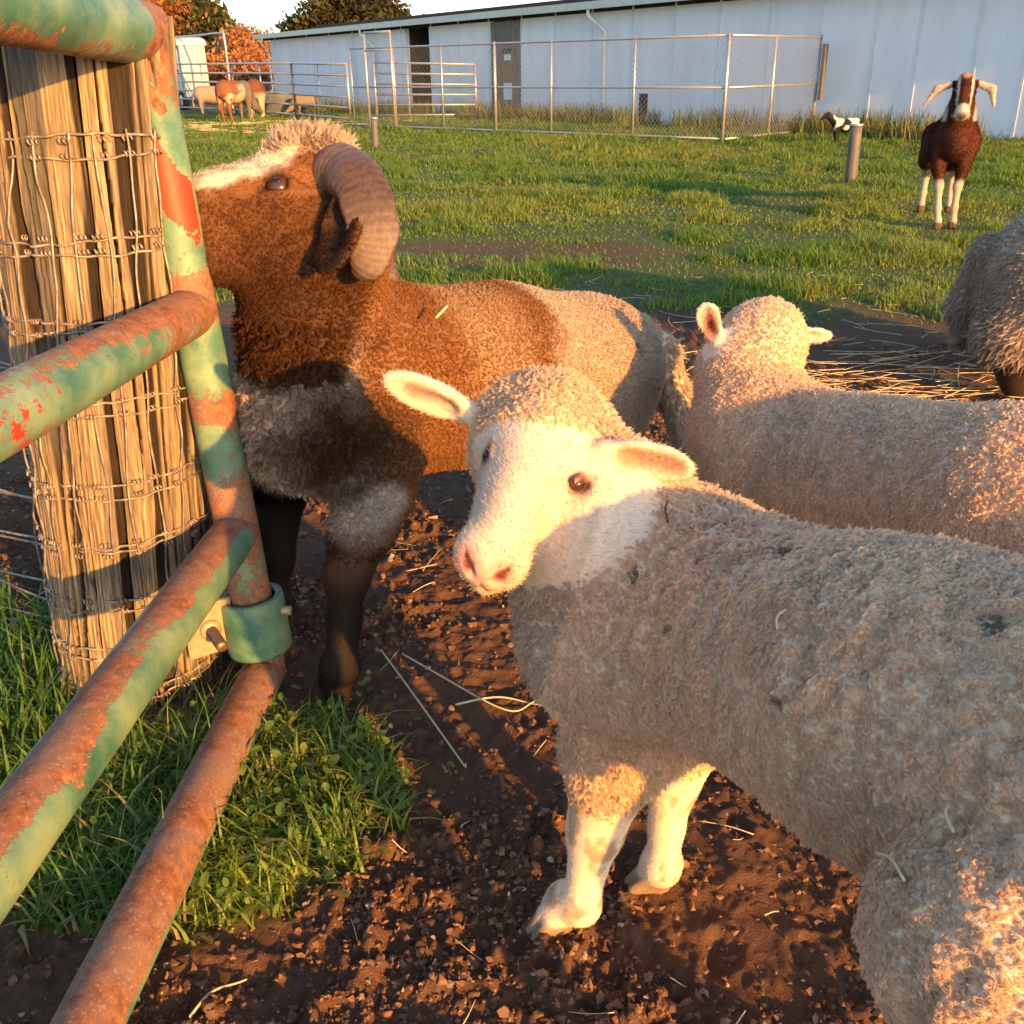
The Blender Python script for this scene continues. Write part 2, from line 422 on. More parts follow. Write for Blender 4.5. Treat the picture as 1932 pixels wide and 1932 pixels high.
def sheep_eyes(B, O, Fm, at_, r, sc_=1.0):
    """sockets and lids; returns, per side, the eyeball centre, its frame and its radius"""
    res = {}
    for sg in (-1, 1):
        nrm = unit(Fm @ A(.30, sg * .86, .34)); u = unit(Fm[:, 2] - nrm * (Fm[:, 2] @ nrm)); t = np.cross(u, nrm) * sg; Mx = np.stack([t, nrm, u], 1)
        q = O + Fm @ (A(at_[0], sg * at_[1], at_[2]) * sc_); d = B.surf(q, nrm, .075); c = q + nrm * d
        B.ell(c + nrm * .003, (r * 1.25, r * .70, r * .80), Mx, r * .5, sub=True)
        B.ell(c + u * r * .98 - nrm * .0005, (r * 1.45, r * .55, r * .42), Mx, r * .6); B.ell(c - u * r * .95 - nrm * .002, (r * 1.3, r * .48, r * .34), Mx, r * .6)
        B.ell(c + t * sg * r * 1.35 - nrm * .003, (r * .5, r * .4, r * .35), Mx, r * .5)
        res[sg] = (c - nrm * r * .50, Mx, r)
    return res
def eyeballs(res, parent, mats):
    for sg, (c, Mx, r) in res.items():
        Ve, Qe = ball(c, r, 16); mesh_np('eye', Ve, Qe, mats[sg], parent)
        if mats[sg] is M_IRIS:
            Vp, Qp = ball(c + Mx[:, 1] * r * .88, A(r * .55, r * .16, r * .28), 8, Mx); mesh_np('pupil', Vp, Qp, M_EYE, parent)
def grow(name, B, root_loc, color, label, cat, relief=None, **kw):
    V, F = B.mesh(); N = vnormals(V, F)
    if relief is not None: V = V + N * relief(V, N)[:, None]; N = vnormals(V, F)
    C = color(V, N)
    o = mesh_np(name, V, F, M_SKIN, None, True, {'Col': C}, origin=root_loc); tag(o, label, cat, **kw)
    return o, V, F, N, C
def darken(o, C, m, k=.68):                          # skin under wool coloured darker, for shade between the locks
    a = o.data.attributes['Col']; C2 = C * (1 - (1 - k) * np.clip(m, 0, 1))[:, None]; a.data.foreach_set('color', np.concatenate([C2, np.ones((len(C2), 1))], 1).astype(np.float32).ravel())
WHITE = A(0.86, 0.655, 0.455)

def white_lamb():
    n = camdir(-.29, .66, -.70); hy = camdir(.95, .33, -.09); Fm = frame(n, hy); O = atz(1003, 872, 1.045); s = 1.02
    lo, hi = A(-.22, .10, -.02), A(.85, 1.25, .98)
    B = Body(lo, hi, 0.0085, [(A(-.20, .78, .40), A(.22, 1.14, .92))], 0.0034)
    H = lambda x, y, z: O + Fm @ (A(x, y, z) * s)
    sh = atz(1290, 1160, 1.095); mid = atz(1700, 1322, .785); ax = unit(mid - sh); ax[2] = 0; ax = unit(ax)
    lat = A(-ax[1], ax[0], 0)                          # away from the camera
    rump = mid + unit(A(.56, -.83, 0)) * .31 + A(0, 0, .035) + A(0, 0, -.005)  # set high and wide out of frame, to shade the back and flank
    ch = atz(1165, 1195, 1.08)
    B.chain([sh, mid, rump], [.126, .122, .172], .05)
    B.cone(ch, sh, .112, .125, .06)
    B.chain([atz(1215, 1130, 1.10), atz(1125, 1000, 1.09), H(-.07, 0, -.02)], [.115, .095, .066], .05)
    # head
    B.ell(H(-.035, 0, .0), (.078, .062, .060), Fm, .03); B.ell(H(-.066, 0, .004), (.058, .058, .036), Fm, .03)
    B.cone(H(.0, 0, .0), H(.115, 0, -.014), .052, .033, .02); B.cone(H(-.02, 0, .034), H(.11, 0, .010), .030, .019, .022)
    B.ell(H(.132, 0, -.016), (.036, .034, .031), Fm, .02)
    B.cone(H(-.03, 0, -.045), H(.118, 0, -.040), .045, .020, .025)
    for sg in (-1, 1):
        B.ell(H(-.052, sg * .038, -.030), (.055, .040, .052), Fm, .03)
        B.ell(H(.136, sg * .018, -.014), (.022, .018, .022), Fm, .012)
    eyes = sheep_eyes(B, O, Fm, (.022, .018, .009), .0084, s)
    for sg in (-1, 1):                                 # nostrils: slits that curve up and out
        B.cone(H(.164, sg * .010, -.014), H(.160, sg * .022, .000), .0035, .0045, .004, sub=True)
        B.cone(H(.160, sg * .022, .000), H(.150, sg * .026, .004), .0045, .002, .004, sub=True)
        B.cone(H(.156, 0, -.036), H(.120, sg * .030, -.040), .002, .003, .004, sub=True)
    B.cone(H(.168, 0, -.016), H(.160, 0, -.034), .002, .002, .004, sub=True)
    B.cone(H(.125, 0, -.050), H(.14, 0, -.046), .019, .014, .01)
    ear(B, atz(1158, 852, 1.010), atz(1304, 886, .985), camdir(-.10, .55, -.82), .044, .0080)
    ear(B, atz(878, 775, 1.09), atz(730, 716, 1.10), camdir(-.25, .55, -.8), .048, .0085)
    # legs
    hl = gnd(1048, 1752); hr = gnd(1232, 1672); fd = A(-.8, -.45, 0)
    el = at(1165, 1400, .985); kn = at(1122, 1570, .985); ft = at(1095, 1705, .965)
    B.chain([at(1215, 1300, 1.0), el, kn, .5 * kn + .5 * ft, ft, hl + A(.004, .004, .04)], [.105, .066, .034, .0215, .0245, .021], .025); hoof(B, hl, fd, 1.08)
    er = at(1310, 1360, 1.06); kr = at(1268, 1480, 1.055); fr = at(1248, 1635, 1.04)
    B.chain([er, kr, .5 * kr + .5 * fr, fr, hr + A(.003, .003, .04)], [.055, .033, .0225, .025, .021], .02); hoof(B, hr, A(-.9, -.2, 0), 1.05)
    # hind quarters
    for sg, dz in ((-1, 0), (1, .03)):
        hip = rump - ax * .06 + lat * sg * .055 + A(0, 0, -.06); st = rump + lat * sg * .095 - ax * (.045 - dz) + A(0, 0, -.155)
        hk = rump + lat * sg * .075 + ax * (.14 + dz) + A(0, 0, -.335); hf = A(*(rump + lat * sg * .075 + ax * (.11 + dz))[:2], 0)
        if sg < 0: st = atz(1900, 1800, .595)
        B.chain([hip, st], [.095, .078], .025); B.chain([st, hk, .6 * hf + .4 * hk, hf + A(0, 0, .05)], [.078, .038, .026, .026], .03); hoof(B, hf, -ax, 1.05)
    B.chain([rump + ax * .14 + A(0, 0, .06), rump + ax * .19 + A(0, 0, -.02), rump + ax * .19 + A(0, 0, -.14)], [.03, .024, .018], .03)
    loc = A(*(.5 * sh + .5 * mid)[:2], 0)
    q = lambda V: (V - O) @ Fm
    def color(V, N):
        c = np.tile(WHITE, (len(V), 1)); p = q(V)
        c = lay(c, sst(.0, .05, p[:, 0]) * (np.abs(p[:, 1]) < .09), A(.66, .52, .38))
        for sg in (-1, 1):
            c = lay(c, blob(V, H(.158, sg * .018, -.004), .016, .5), A(.62, .30, .24)); c = lay(c, blob(V, H(.160, sg * .017, -.006), .007, .4), A(.22, .07, .05))
            c = lay(c, .85 * blob(V, eyes[sg][0] + eyes[sg][1][:, 1] * .005, .0155, .35), A(.42, .24, .18)); c = lay(c, blob(V, eyes[sg][0] + eyes[sg][1][:, 1] * .004, .0115, .25), A(.16, .08, .06))
        c = lay(c, blob(V, H(.168, 0, -.018), (.010, .010, .018), .5), A(.66, .32, .26))
        c = lay(c, segm(V, atz(1180, 862, 1.0), atz(1276, 884, .98), .0185, .7) * sst(0, .4, N @ camdir(-.15, .38, -.9)), A(.44, .235, .150)); c = lay(c, segm(V, atz(850, 770, 1.08), atz(775, 742, 1.09), .0185, .7) * sst(0, .4, N @ camdir(-.25, .55, -.8)), A(.46, .26, .18))
        c = lay(c, np.clip(segm(V, H(.160, .004, -.037), H(.118, .030, -.040), .0045, .5) + segm(V, H(.160, -.004, -.037), H(.118, -.030, -.040), .0045, .5), 0, 1) * .8, A(.30, .12, .09))
        c = lay(c, np.clip(segm(V, H(.165, .011, -.013), H(.154, .024, .003), .0045, .5) + segm(V, H(.165, -.011, -.013), H(.154, -.024, .003), .0045, .5), 0, 1), A(.12, .035, .03))
        c = lay(c, .75 * sst(.52, .66, fbm(V * 28, 3, 17)) * (1 - sst(.16, .30, V[:, 2])), A(.25, .17, .11))
        c = lay(c, 1 - sst(.026, .036, V[:, 2] + .006 * (fbm(V * 60, 2, 6) - .5)), A(.26, .175, .105))
        return c
    lamb, V, F, N, C = grow('lamb', B, loc, color, 'cream white lamb looking at the camera, its face half in golden sun, beside the gate', 'lamb',
        relief=lambda V, N: .016 * (fbm(np.stack([V @ ax * 80, V @ lat * 75, V[:, 2] * 34 + 3 * fbm(V * 12, 2, 77)], 1), 2, 60) - .55) * sst(.28, .36, V[:, 2]) * (1 - np.clip(segm(V, atz(1165, 858, 1.0), atz(1300, 886, .985), .045) + segm(V, atz(878, 775, 1.09), atz(735, 718, 1.10), .05), 0, 1)) * sst(.13, .17, np.linalg.norm((q(V) - A(.05, 0, -.01)) / A(1.2, 1, 1), axis=1)))
    eyeballs(eyes, lamb, {-1: M_EYE, 1: M_IRIS})
    p = q(V); hd = np.clip(blob(V, H(.055, 0, -.012), (.150, .100, .088), .06) + blob(V, H(.15, 0, -.02), .07, .06), 0, 1)
    face = hd * sst(-.055, -.02, p[:, 0] - .5 * np.maximum(np.abs(p[:, 1]) - .045, 0) - .3 * np.maximum(-p[:, 2] - .01, 0) * 3)
    ears = np.clip(segm(V, atz(1165, 858, 1.0), atz(1290, 882, .985), .033) + segm(V, atz(862, 768, 1.09), atz(740, 720, 1.10), .033), 0, 1)
    fore = hd * blob(V, H(-.050, 0, .05), (.085, .066, .07), .75) * (1 - ears)
    fluff = np.clip(blob(V, H(-.04, .05, -.05), (.085, .06, .06), .25) + blob(V, H(-.04, -.05, -.05), (.085, .06, .06), .25), 0, 1) * (1 - ears)
    low = 1 - sst(.20, .28, V[:, 2] + .03 * (fbm(V * 20, 2, 5) - .5))
    face = np.clip(face - fore * .5 - fluff * .55, 0, 1)
    short = np.clip(face + ears + low, 0, 1)
    bare = np.clip(blob(V, H(.163, 0, -.012), (.016, .028, .026), .3) + (V[:, 2] < .034), 0, 1)
    for sg in (-1, 1): bare = np.clip(bare + blob(V, eyes[sg][0], .0135, .2), 0, 1)
    bodyflow = lambda c, n: np.tile(ax * .5 + A(0, 0, -.85), (len(c), 1)) + .55 * (np.stack([fbm(c * 9, 2, 11), fbm(c * 9, 2, 12), fbm(c * 9, 2, 13)], 1) - .5) * 2
    def headflow(c, n):
        d = np.tile(-Fm[:, 0] - Fm[:, 2] * .15, (len(c), 1)); pc = (c - O) @ Fm
        d = np.where((np.abs(pc[:, 1:2]) > .075), np.sign(pc[:, 1:2]) * Fm[:, 1] + .1 * Fm[:, 2], d)
        return np.where(c[:, 2:] < .45, A(0, 0, -1), d)
    def foreflow(c, n):
        pc = (c - O) @ Fm; return -Fm[:, 0] * .8 + .5 * Fm[:, 2] + pc[:, 1:2] * 7 * Fm[:, 1] + .30 * (np.stack([fbm(c * 30, 2, 31), fbm(c * 30, 2, 32), fbm(c * 30, 2, 33)], 1) - .5) * 2
    woolc = lay(lay(lay(C, .18 * sst(.45, .7, fbm(V * 14, 3, 4)), A(.50, .37, .25)), .16 * sst(.50, .68, fbm(V * 4.5, 3, 14)), A(.36, .26, .18)), .8 * sst(.80, .84, fbm(V * 42, 2, 8)), A(.14, .09, .05))
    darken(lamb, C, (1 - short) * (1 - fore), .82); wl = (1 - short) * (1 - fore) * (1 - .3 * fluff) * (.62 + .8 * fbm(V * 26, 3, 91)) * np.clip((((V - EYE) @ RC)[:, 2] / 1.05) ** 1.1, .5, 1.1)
    fleece('fleece', lamb, V, F, N, 90000 * np.clip((1.05 / ((V - EYE) @ RC)[:, 2]), 1, 1.8) * (1 - short) * (1 - fore), .0090 * wl, woolc, bodyflow, clump=12, rc=.0027, lift=.36, curl=.0013, freq=1.3, npts=7, rad=.00027, conv=.68, jit=.22, seed=2)
    fleece('forelock', lamb, V, F, N, 110000 * fore, .017 * fore, C, foreflow, clump=4, rc=.0022, lift=.16, curl=.0007, freq=.9, npts=6, rad=.00027, conv=.5, jit=.12, seed=4)
    fleece('face_hair', lamb, V, F, N, 260000 * np.clip(short * (1 - bare), 0, 1), .010 * short * (1 - .35 * (face > .5)) * (1 - .35 * ears) * (1 - .55 * (V[:, 2] < .3)), C, headflow, clump=1, rc=0, lift=.2, curl=.0003, freq=.7, npts=4, rad=.00027, jit=.16, seed=3, hue=.11)
    st = NT('straw_fleck'); sm = st.done(st.bsdf((.55, .42, .22), .6)); dk = NT('twig_fleck'); dm = dk.done(dk.bsdf((.07, .045, .03), .8))
    pr = (V - EYE) @ RC; px = 966 + FPX * pr[:, 0] / pr[:, 2]; py = 966 + FPX * pr[:, 1] / pr[:, 2]; fr = ((EYE - V) * N).sum(1) > 0
    for (x, y, L_, an, m_, lab) in ((1690, 1655, .035, .4, sm, 'pale straw bit caught low on the flank of the front lamb'), (1262, 965, .030, 1.2, dm, 'thin dark twig caught in the wool behind the head of the front lamb'), (1480, 1180, .018, 2.2, sm, 'tiny straw bit caught high on the side of the front lamb'), (1800, 1560, .022, 2.6, sm, 'straw bit caught in the wool above the thigh of the front lamb')):
        k = np.where(fr & (np.hypot(px - x, py - y) < 14))[0]
        if not len(k): continue
        k = k[np.argmin(pr[k, 2])]; c = V[k] + N[k] * .009; a = unit(np.cross(N[k], A(0, 0, 1))); b = np.cross(N[k], a); d = a * math.cos(an) + b * math.sin(an)
        pts = spline([c - d * L_ * .5, c + N[k] * .003 + np.cross(d, N[k]) * L_ * .12, c + d * L_ * .5], 9); Vs, Qs, Ts = tube(pts, .0011, 5); o = mesh_np('straw_bit', Vs, [Qs, Ts], m_, origin=c); tag(o, lab, 'straw' if m_ is sm else 'twig')
    return lamb
white_lamb()

def piebald_ram():
    n = camdir(-.985, .02, -.12); hy = camdir(-.11, .0, -.99); Fm = frame(n, hy); O = atz(561, 402, 1.665)
    B = Body(A(-.80, 1.30, -.02), A(.75, 2.50, 1.02), 0.0095, [(A(-.60, 1.36, .60), A(-.18, 1.75, 1.0))], 0.0045)
    H = lambda x, y, z: O + Fm @ A(x, y, z)
    sh = atz(718, 700, 1.86); mid = atz(930, 703, 2.02); rump = atz(1105, 690, 2.2); ch = atz(595, 785, 1.80)
    B.chain([sh, mid, rump], [.155, .172, .158], .06); B.cone(ch, sh, .135, .15, .07)
    B.cone(ch + A(.03, .02, -.03), mid + A(0, 0, -.03), .115, .15, .05)
    B.chain([atz(620, 690, 1.79), atz(580, 560, 1.74), H(-.06, 0, -.06)], [.150, .112, .100], .05)
    # head
    B.ell(H(-.03, 0, .01), (.092, .074, .088), Fm, .03); B.ell(H(-.025, 0, .080), (.078, .060, .052), Fm, .04)
    B.cone(H(0, 0, .006), H(.125, 0, -.004), .080, .060, .03)
    B.cone(H(.01, 0, .055), H(.14, 0, .030), .048, .040, .03)
    for sg in (-1, 1): B.ell(H(-.025, sg * .034, -.065), (.088, .050, .074), Fm, .04)
    B.cone(H(-.02, 0, -.088), H(.130, 0, -.085), .060, .042, .03); B.ell(H(.150, 0, -.030), (.046, .048, .062), Fm, .025)
    B.ell(H(.155, 0, -.092), (.032, .030, .024), Fm, .02)
    for sg in (-1, 1): B.ell(H(.19, sg * .022, -.005), (.010, .006, .008), Fm, .006, sub=True)
    B.cone(H(.19, 0, -.052), H(.13, .04, -.055), .003, .003, .004, sub=True)
    eyes = sheep_eyes(B, O, Fm, (.006, .020, .002), .0205)
    eb = atz(652, 392, 1.555); et = atz(622, 508, 1.505)
    ear(B, eb, et, camdir(-.58, -.05, -.81), .100, .012); ear(B, H(-.098, -.066, -.012), H(-.098, -.066, -.012) + camdir(-.2, .9, .5) * .12, camdir(-.8, .1, .6), .066, .010)
    fd = A(-.83, -.56, 0)
    hn = A(-.345, 1.535, 0); hf = A(-.52, 1.80, 0)
    el = at(705, 925, 1.665); kn = at(655, 1085, 1.56); ft = at(643, 1255, 1.515)
    B.chain([sh * .6 + el * .4, el, at(685, 1000, 1.60), kn, .5 * kn + .5 * ft, ft, hn + A(.002, .002, .05)], [.11, .070, .052, .038, .027, .030, .028], .03); hoof(B, hn, A(.25, -1, 0), 1.3)
    e2 = at(530, 915, 1.86); k2 = at(520, 1050, 1.84); f2 = at(515, 1150, 1.815)
    B.chain([ch, e2, k2, f2, hf + A(0, 0, .05)], [.10, .056, .036, .027, .028], .03); hoof(B, hf, fd, 1.25)
    ax = unit(A(*(rump - sh)[:2], 0)); lat = A(ax[1], -ax[0], 0)                   # towards the camera
    for sg, dz in ((1, 0.02), (-1, -.03)):
        hip = rump + lat * .055 * sg; st = rump + lat * sg * .085 - ax * (.06 - dz) + A(0, 0, -.15); hk = rump + lat * sg * .08 + ax * (.10 + dz) + A(0, 0, -.27); h = A(*(rump + lat * sg * .08 + ax * (.07 + dz))[:2], 0)
        B.chain([hip, st], [.135, .095], .05); B.chain([st, hk, .5 * hk + .5 * h, h + A(0, 0, .05)], [.082, .042, .030, .030], .03); hoof(B, h, fd, 1.2)
    tl = [atz(1205, 625, 2.22), atz(1250, 665, 2.25), atz(1270, 740, 2.25), atz(1298, 862, 2.20)]
    B.chain(tl, [.038, .034, .034, .020], .03)
    q = lambda V: (V - O) @ Fm
    BR, DK, CR, DB = A(.30, .135, .055), A(.012, .007, .005), A(.60, .47, .34), A(.085, .040, .020)
    sx = lambda V: (V - sh) @ ax
    def color(V, N):
        w = (fbm(V * 9, 3, 41) - .5) * .13; p = q(V); a = sx(V) + w
        c = np.tile(BR, (len(V), 1))
        c = lay(c, .85 * sst(.05, .16, a) * (1 - sst(.18, .27, a)) * sst(.40, .5, V[:, 2]), A(.50, .32, .18))
        c = lay(c, sst(.26, .36, a), CR)
        c = lay(c, sst(.08, .22, a) * (1 - sst(.31, .44, V[:, 2] - .3 * np.maximum(a - .25, 0))) * (1 - sst(.3, .34, a)), CR)
        hedge = sst(-.155, -.125, p[:, 0] + .25 * p[:, 2]) * sst(.60, .66, V[:, 2])
        low = V[:, 2] < .36
        front = sst(.10, .18, -a) * (1 - hedge)
        c = lay(c, .9 * front * sst(.30, .36, V[:, 2]), A(.66, .53, .40))
        c = lay(c, blob(V, atz(640, 850, 1.70), (.12, .15, .105), .75, .45, 16), DB)
        c = lay(c, .55 * front * sst(.50, .62, fbm(V * 55, 2, 29)) * sst(.30, .36, V[:, 2]), A(.16, .09, .05))
        c = lay(c, .8 * blob(V, atz(580, 655, 1.68), (.12, .09, .022), .5, .5, 30, 5), A(.05, .022, .012))
        c = lay(c, blob(V, atz(520, 700, 1.68), (.05, .05, .03), .5, .4, 30, 5), DB)
        c = lay(c, blob(V, atz(775, 890, 1.62), (.05, .09, .085), .35, .3, 16), A(.52, .41, .32))
        legs = 1 - sst(.26, .33, V[:, 2] + w * .6)
        c = lay(c, legs, DK); c = lay(c, legs * sst(.2, .3, V[:, 2]), DB * .7)
        c = lay(c, (1 - sst(.33, .38, V[:, 2])) * sst(-.15, -.1, -np.abs(V[:, 0] + .50)) * (V[:, 1] > 1.72) * (a < 0), DK)
        c = lay(c, blob(V, at(735, 965, 1.56), (.055, .08, .035), .35, .3, 20), A(.55, .44, .35))
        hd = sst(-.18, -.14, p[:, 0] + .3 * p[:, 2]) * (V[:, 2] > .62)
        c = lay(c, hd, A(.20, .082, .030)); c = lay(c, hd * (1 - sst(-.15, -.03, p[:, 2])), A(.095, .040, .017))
        c = lay(c, hd * sst(.052, .085, p[:, 2] + .12 * np.abs(p[:, 0] + .02) + .02 * np.sin(p[:, 0] * 60) + .05 * (fbm(V * 40, 2, 44) - .5)), A(.72, .56, .42))
        c = lay(c, hd * sst(.012, .032, p[:, 2] - .24 * (.12 - p[:, 0]) - .10 * np.abs(p[:, 1]) + .02 * (fbm(V * 50, 2, 46) - .5)) * sst(.02, .05, p[:, 0]), A(.74, .62, .50))
        c = lay(c, blob(V, H(.185, 0, -.03), (.035, .06, .05), .3), A(.60, .42, .34))
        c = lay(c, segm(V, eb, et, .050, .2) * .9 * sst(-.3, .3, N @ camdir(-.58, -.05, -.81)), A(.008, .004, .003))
        c = lay(c, hd * .55 * sst(.45, .68, fbm(p * A(38, 60, 60), 3, 19)) * sst(-.2, 0, p[:, 0] + .1), A(.07, .028, .012))
        c = lay(c, blob(V, eyes[1][0], .027, .35), A(.045, .02, .012)); c = lay(c, segm(V, eyes[1][0] - eyes[1][1][:, 0] * .025, eyes[1][0] - eyes[1][1][:, 0] * .034 - eyes[1][1][:, 2] * .03, .008, .6), A(.03, .014, .009))
        c = lay(c, (V[:, 2] < .035) * 1., A(.015, .010, .008))
        return c
    loc = A(*(.5 * (sh + rump))[:2], 0)
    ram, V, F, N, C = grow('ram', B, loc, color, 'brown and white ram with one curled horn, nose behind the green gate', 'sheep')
    eyeballs(eyes, ram, {-1: M_IRIS, 1: M_IRIS})
    # horns
    t = NT('horn'); o = t.coord('Generated'); nz = t.noise(t.mapping(o, (6, 6, 6)), 3, 6); rr = t.attr('ring', 'Fac')
    hm = t.done(t.bsdf(t.ramp(t.math('MULTIPLY_ADD', nz, .6, t.math('MULTIPLY', rr, .4)), [(.15, (.030, .017, .012)), (.5, (.095, .060, .044)), (.85, (.20, .135, .098))]), .5, t.bump(t.noise(t.mapping(o, (3, 3, 3)), 30, 4), .3, .004), spec=.3))
    hp = [atz(632, 322, 1.615), atz(656, 328, 1.585), atz(682, 358, 1.545), atz(697, 400, 1.53), atz(704, 445, 1.53), atz(697, 488, 1.54), atz(680, 520, 1.555)]
    for sg in (1, -1):
        pts = spline(hp, 220)
        if sg < 0: qq = q(pts); qq[:, 1] *= -1; pts = O + qq @ Fm.T
        u = np.linspace(0, 1, 220); ring = .5 + .5 * np.sin(u * 2 * np.pi * 22 + 1.5 * np.sin(u * 17)); rad = .0455 * (1 - .10 * u - .95 * np.maximum(u - .62, 0) - 2.2 * np.maximum(u - .93, 0)) + .0005 * (ring - .5) + .0012 * np.sin(u * 31)
        Vh, Qh, Th = tube(pts, rad, 64)
        cen = np.repeat(pts, 64, 0); dV = Vh[:-2] - cen; tg = np.repeat(np.gradient(pts, axis=0), 64, 0); tg /= np.linalg.norm(tg, axis=1)[:, None]
        keel = camdir(.6, -.7, 0) if sg > 0 else camdir(.6, -.7, 0)
        # a flattened face on the outside and a keel along the back of the curve
        nrm = Fm[:, 1] * sg; dn = dV @ nrm; Vh[:-2] = cen + dV - nrm[None] * (np.maximum(dn - .012, 0) * .85)[:, None]
        mesh_np('horn', Vh, [Qh, Th], hm, ram, True, {'ring': np.concatenate([np.repeat(.22 * ring + .4 + .35 * np.sin(u * 9 + 1), 64), [0, 0]])})
    # coat
    p = q(V); hd = sst(-.17, -.13, p[:, 0] + .3 * p[:, 2]) * (V[:, 2] > .62)
    smooth = hd * (1 - sst(-.05, -.02, -(p[:, 2] + .03) + 0 * p[:, 0]) ) * sst(-.07, -.03, p[:, 0])
    earm = np.clip(segm(V, eb, et, .045), 0, 1)
    legs = 1 - sst(.27, .33, V[:, 2])
    tuft = hd * blob(V, H(-.02, 0, .115), (.085, .065, .05), .35) * (1 - earm)
    tail = segm(V, tl[1], tl[3], .06)
    short = np.clip(smooth * (1 - tuft) + earm + legs, 0, 1); bare = np.clip((V[:, 2] < .04) + blob(V, eyes[1][0], .0200, .2), 0, 1)
    flow = lambda c, n: np.tile(ax * .7 + A(0, 0, -.6), (len(c), 1)) + .7 * (np.stack([fbm(c * 8, 2, 11), fbm(c * 8, 2, 12), fbm(c * 8, 2, 13)], 1) - .5) * 2
    hflow = lambda c, n: np.where(c[:, 2:] < .5, A(0, 0, -1.), np.tile(-Fm[:, 0] - .2 * Fm[:, 2], (len(c), 1)))
    woolm = (1 - short) * (1 - tuft) * (1 - tail)
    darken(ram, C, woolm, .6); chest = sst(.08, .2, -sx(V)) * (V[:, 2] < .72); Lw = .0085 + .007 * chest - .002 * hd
    Cw = lay(C, .8 * sst(.76, .80, fbm(V * 40, 2, 8)) * sst(.3, .35, sx(V)), A(.10, .06, .04))
    ck = woolm * chest * sst(.34, .40, V[:, 2])
    fleece('chest_locks', ram, V, F, N, 17000 * ck, .020 * ck, np.clip(C * 1.1, 0, .9), lambda c, n: np.tile(A(.1, -.1, -1), (len(c), 1)) + 1.1 * (np.stack([fbm(c * 18, 2, 71), fbm(c * 18, 2, 72), fbm(c * 18, 2, 73)], 1) - .5) * 2, clump=16, rc=.0045, lift=.42, curl=.0032, freq=1.7, npts=9, rad=.00045, conv=.92, jit=.3, seed=16, hue=.22)
    fleece('fleece', ram, V, F, N, 50000 * woolm * (1 - .6 * ck), Lw * woolm * .85, Cw, flow, clump=9, rc=.0027, lift=.5, curl=.0017, freq=1.4, npts=7, rad=.00042, conv=.85, jit=.4, seed=12, hue=.11)
    fleece('forelock', ram, V, F, N, 60000 * tuft, .028 * tuft, C, lambda c, n: np.tile(Fm[:, 2] * .8 - Fm[:, 0] * .5, (len(c), 1)) + .5 * (np.stack([fbm(c * 25, 2, 31), fbm(c * 25, 2, 32), fbm(c * 25, 2, 33)], 1) - .5) * 2, clump=7, rc=.003, lift=.55, curl=.0022, freq=1.3, npts=7, rad=.0004, conv=.6, jit=.3, seed=13)
    fleece('tail_wool', ram, V, F, N, 30000 * tail, .022 * tail, C, lambda c, n: np.tile(A(0.1, 0, -1), (len(c), 1)), clump=9, rc=.004, lift=.15, curl=.002, freq=1.0, npts=7, rad=.00045, conv=.6, jit=.2, seed=14)
    fleece('short_hair', ram, V, F, N, 110000 * np.clip(short * (1 - bare), 0, 1), .009 * short * (1 - .45 * legs), C, hflow, clump=1, rc=0, lift=.25, curl=.0004, freq=.7, npts=4, rad=.00042, jit=.2, seed=15, hue=.28)
    return ram
piebald_ram()

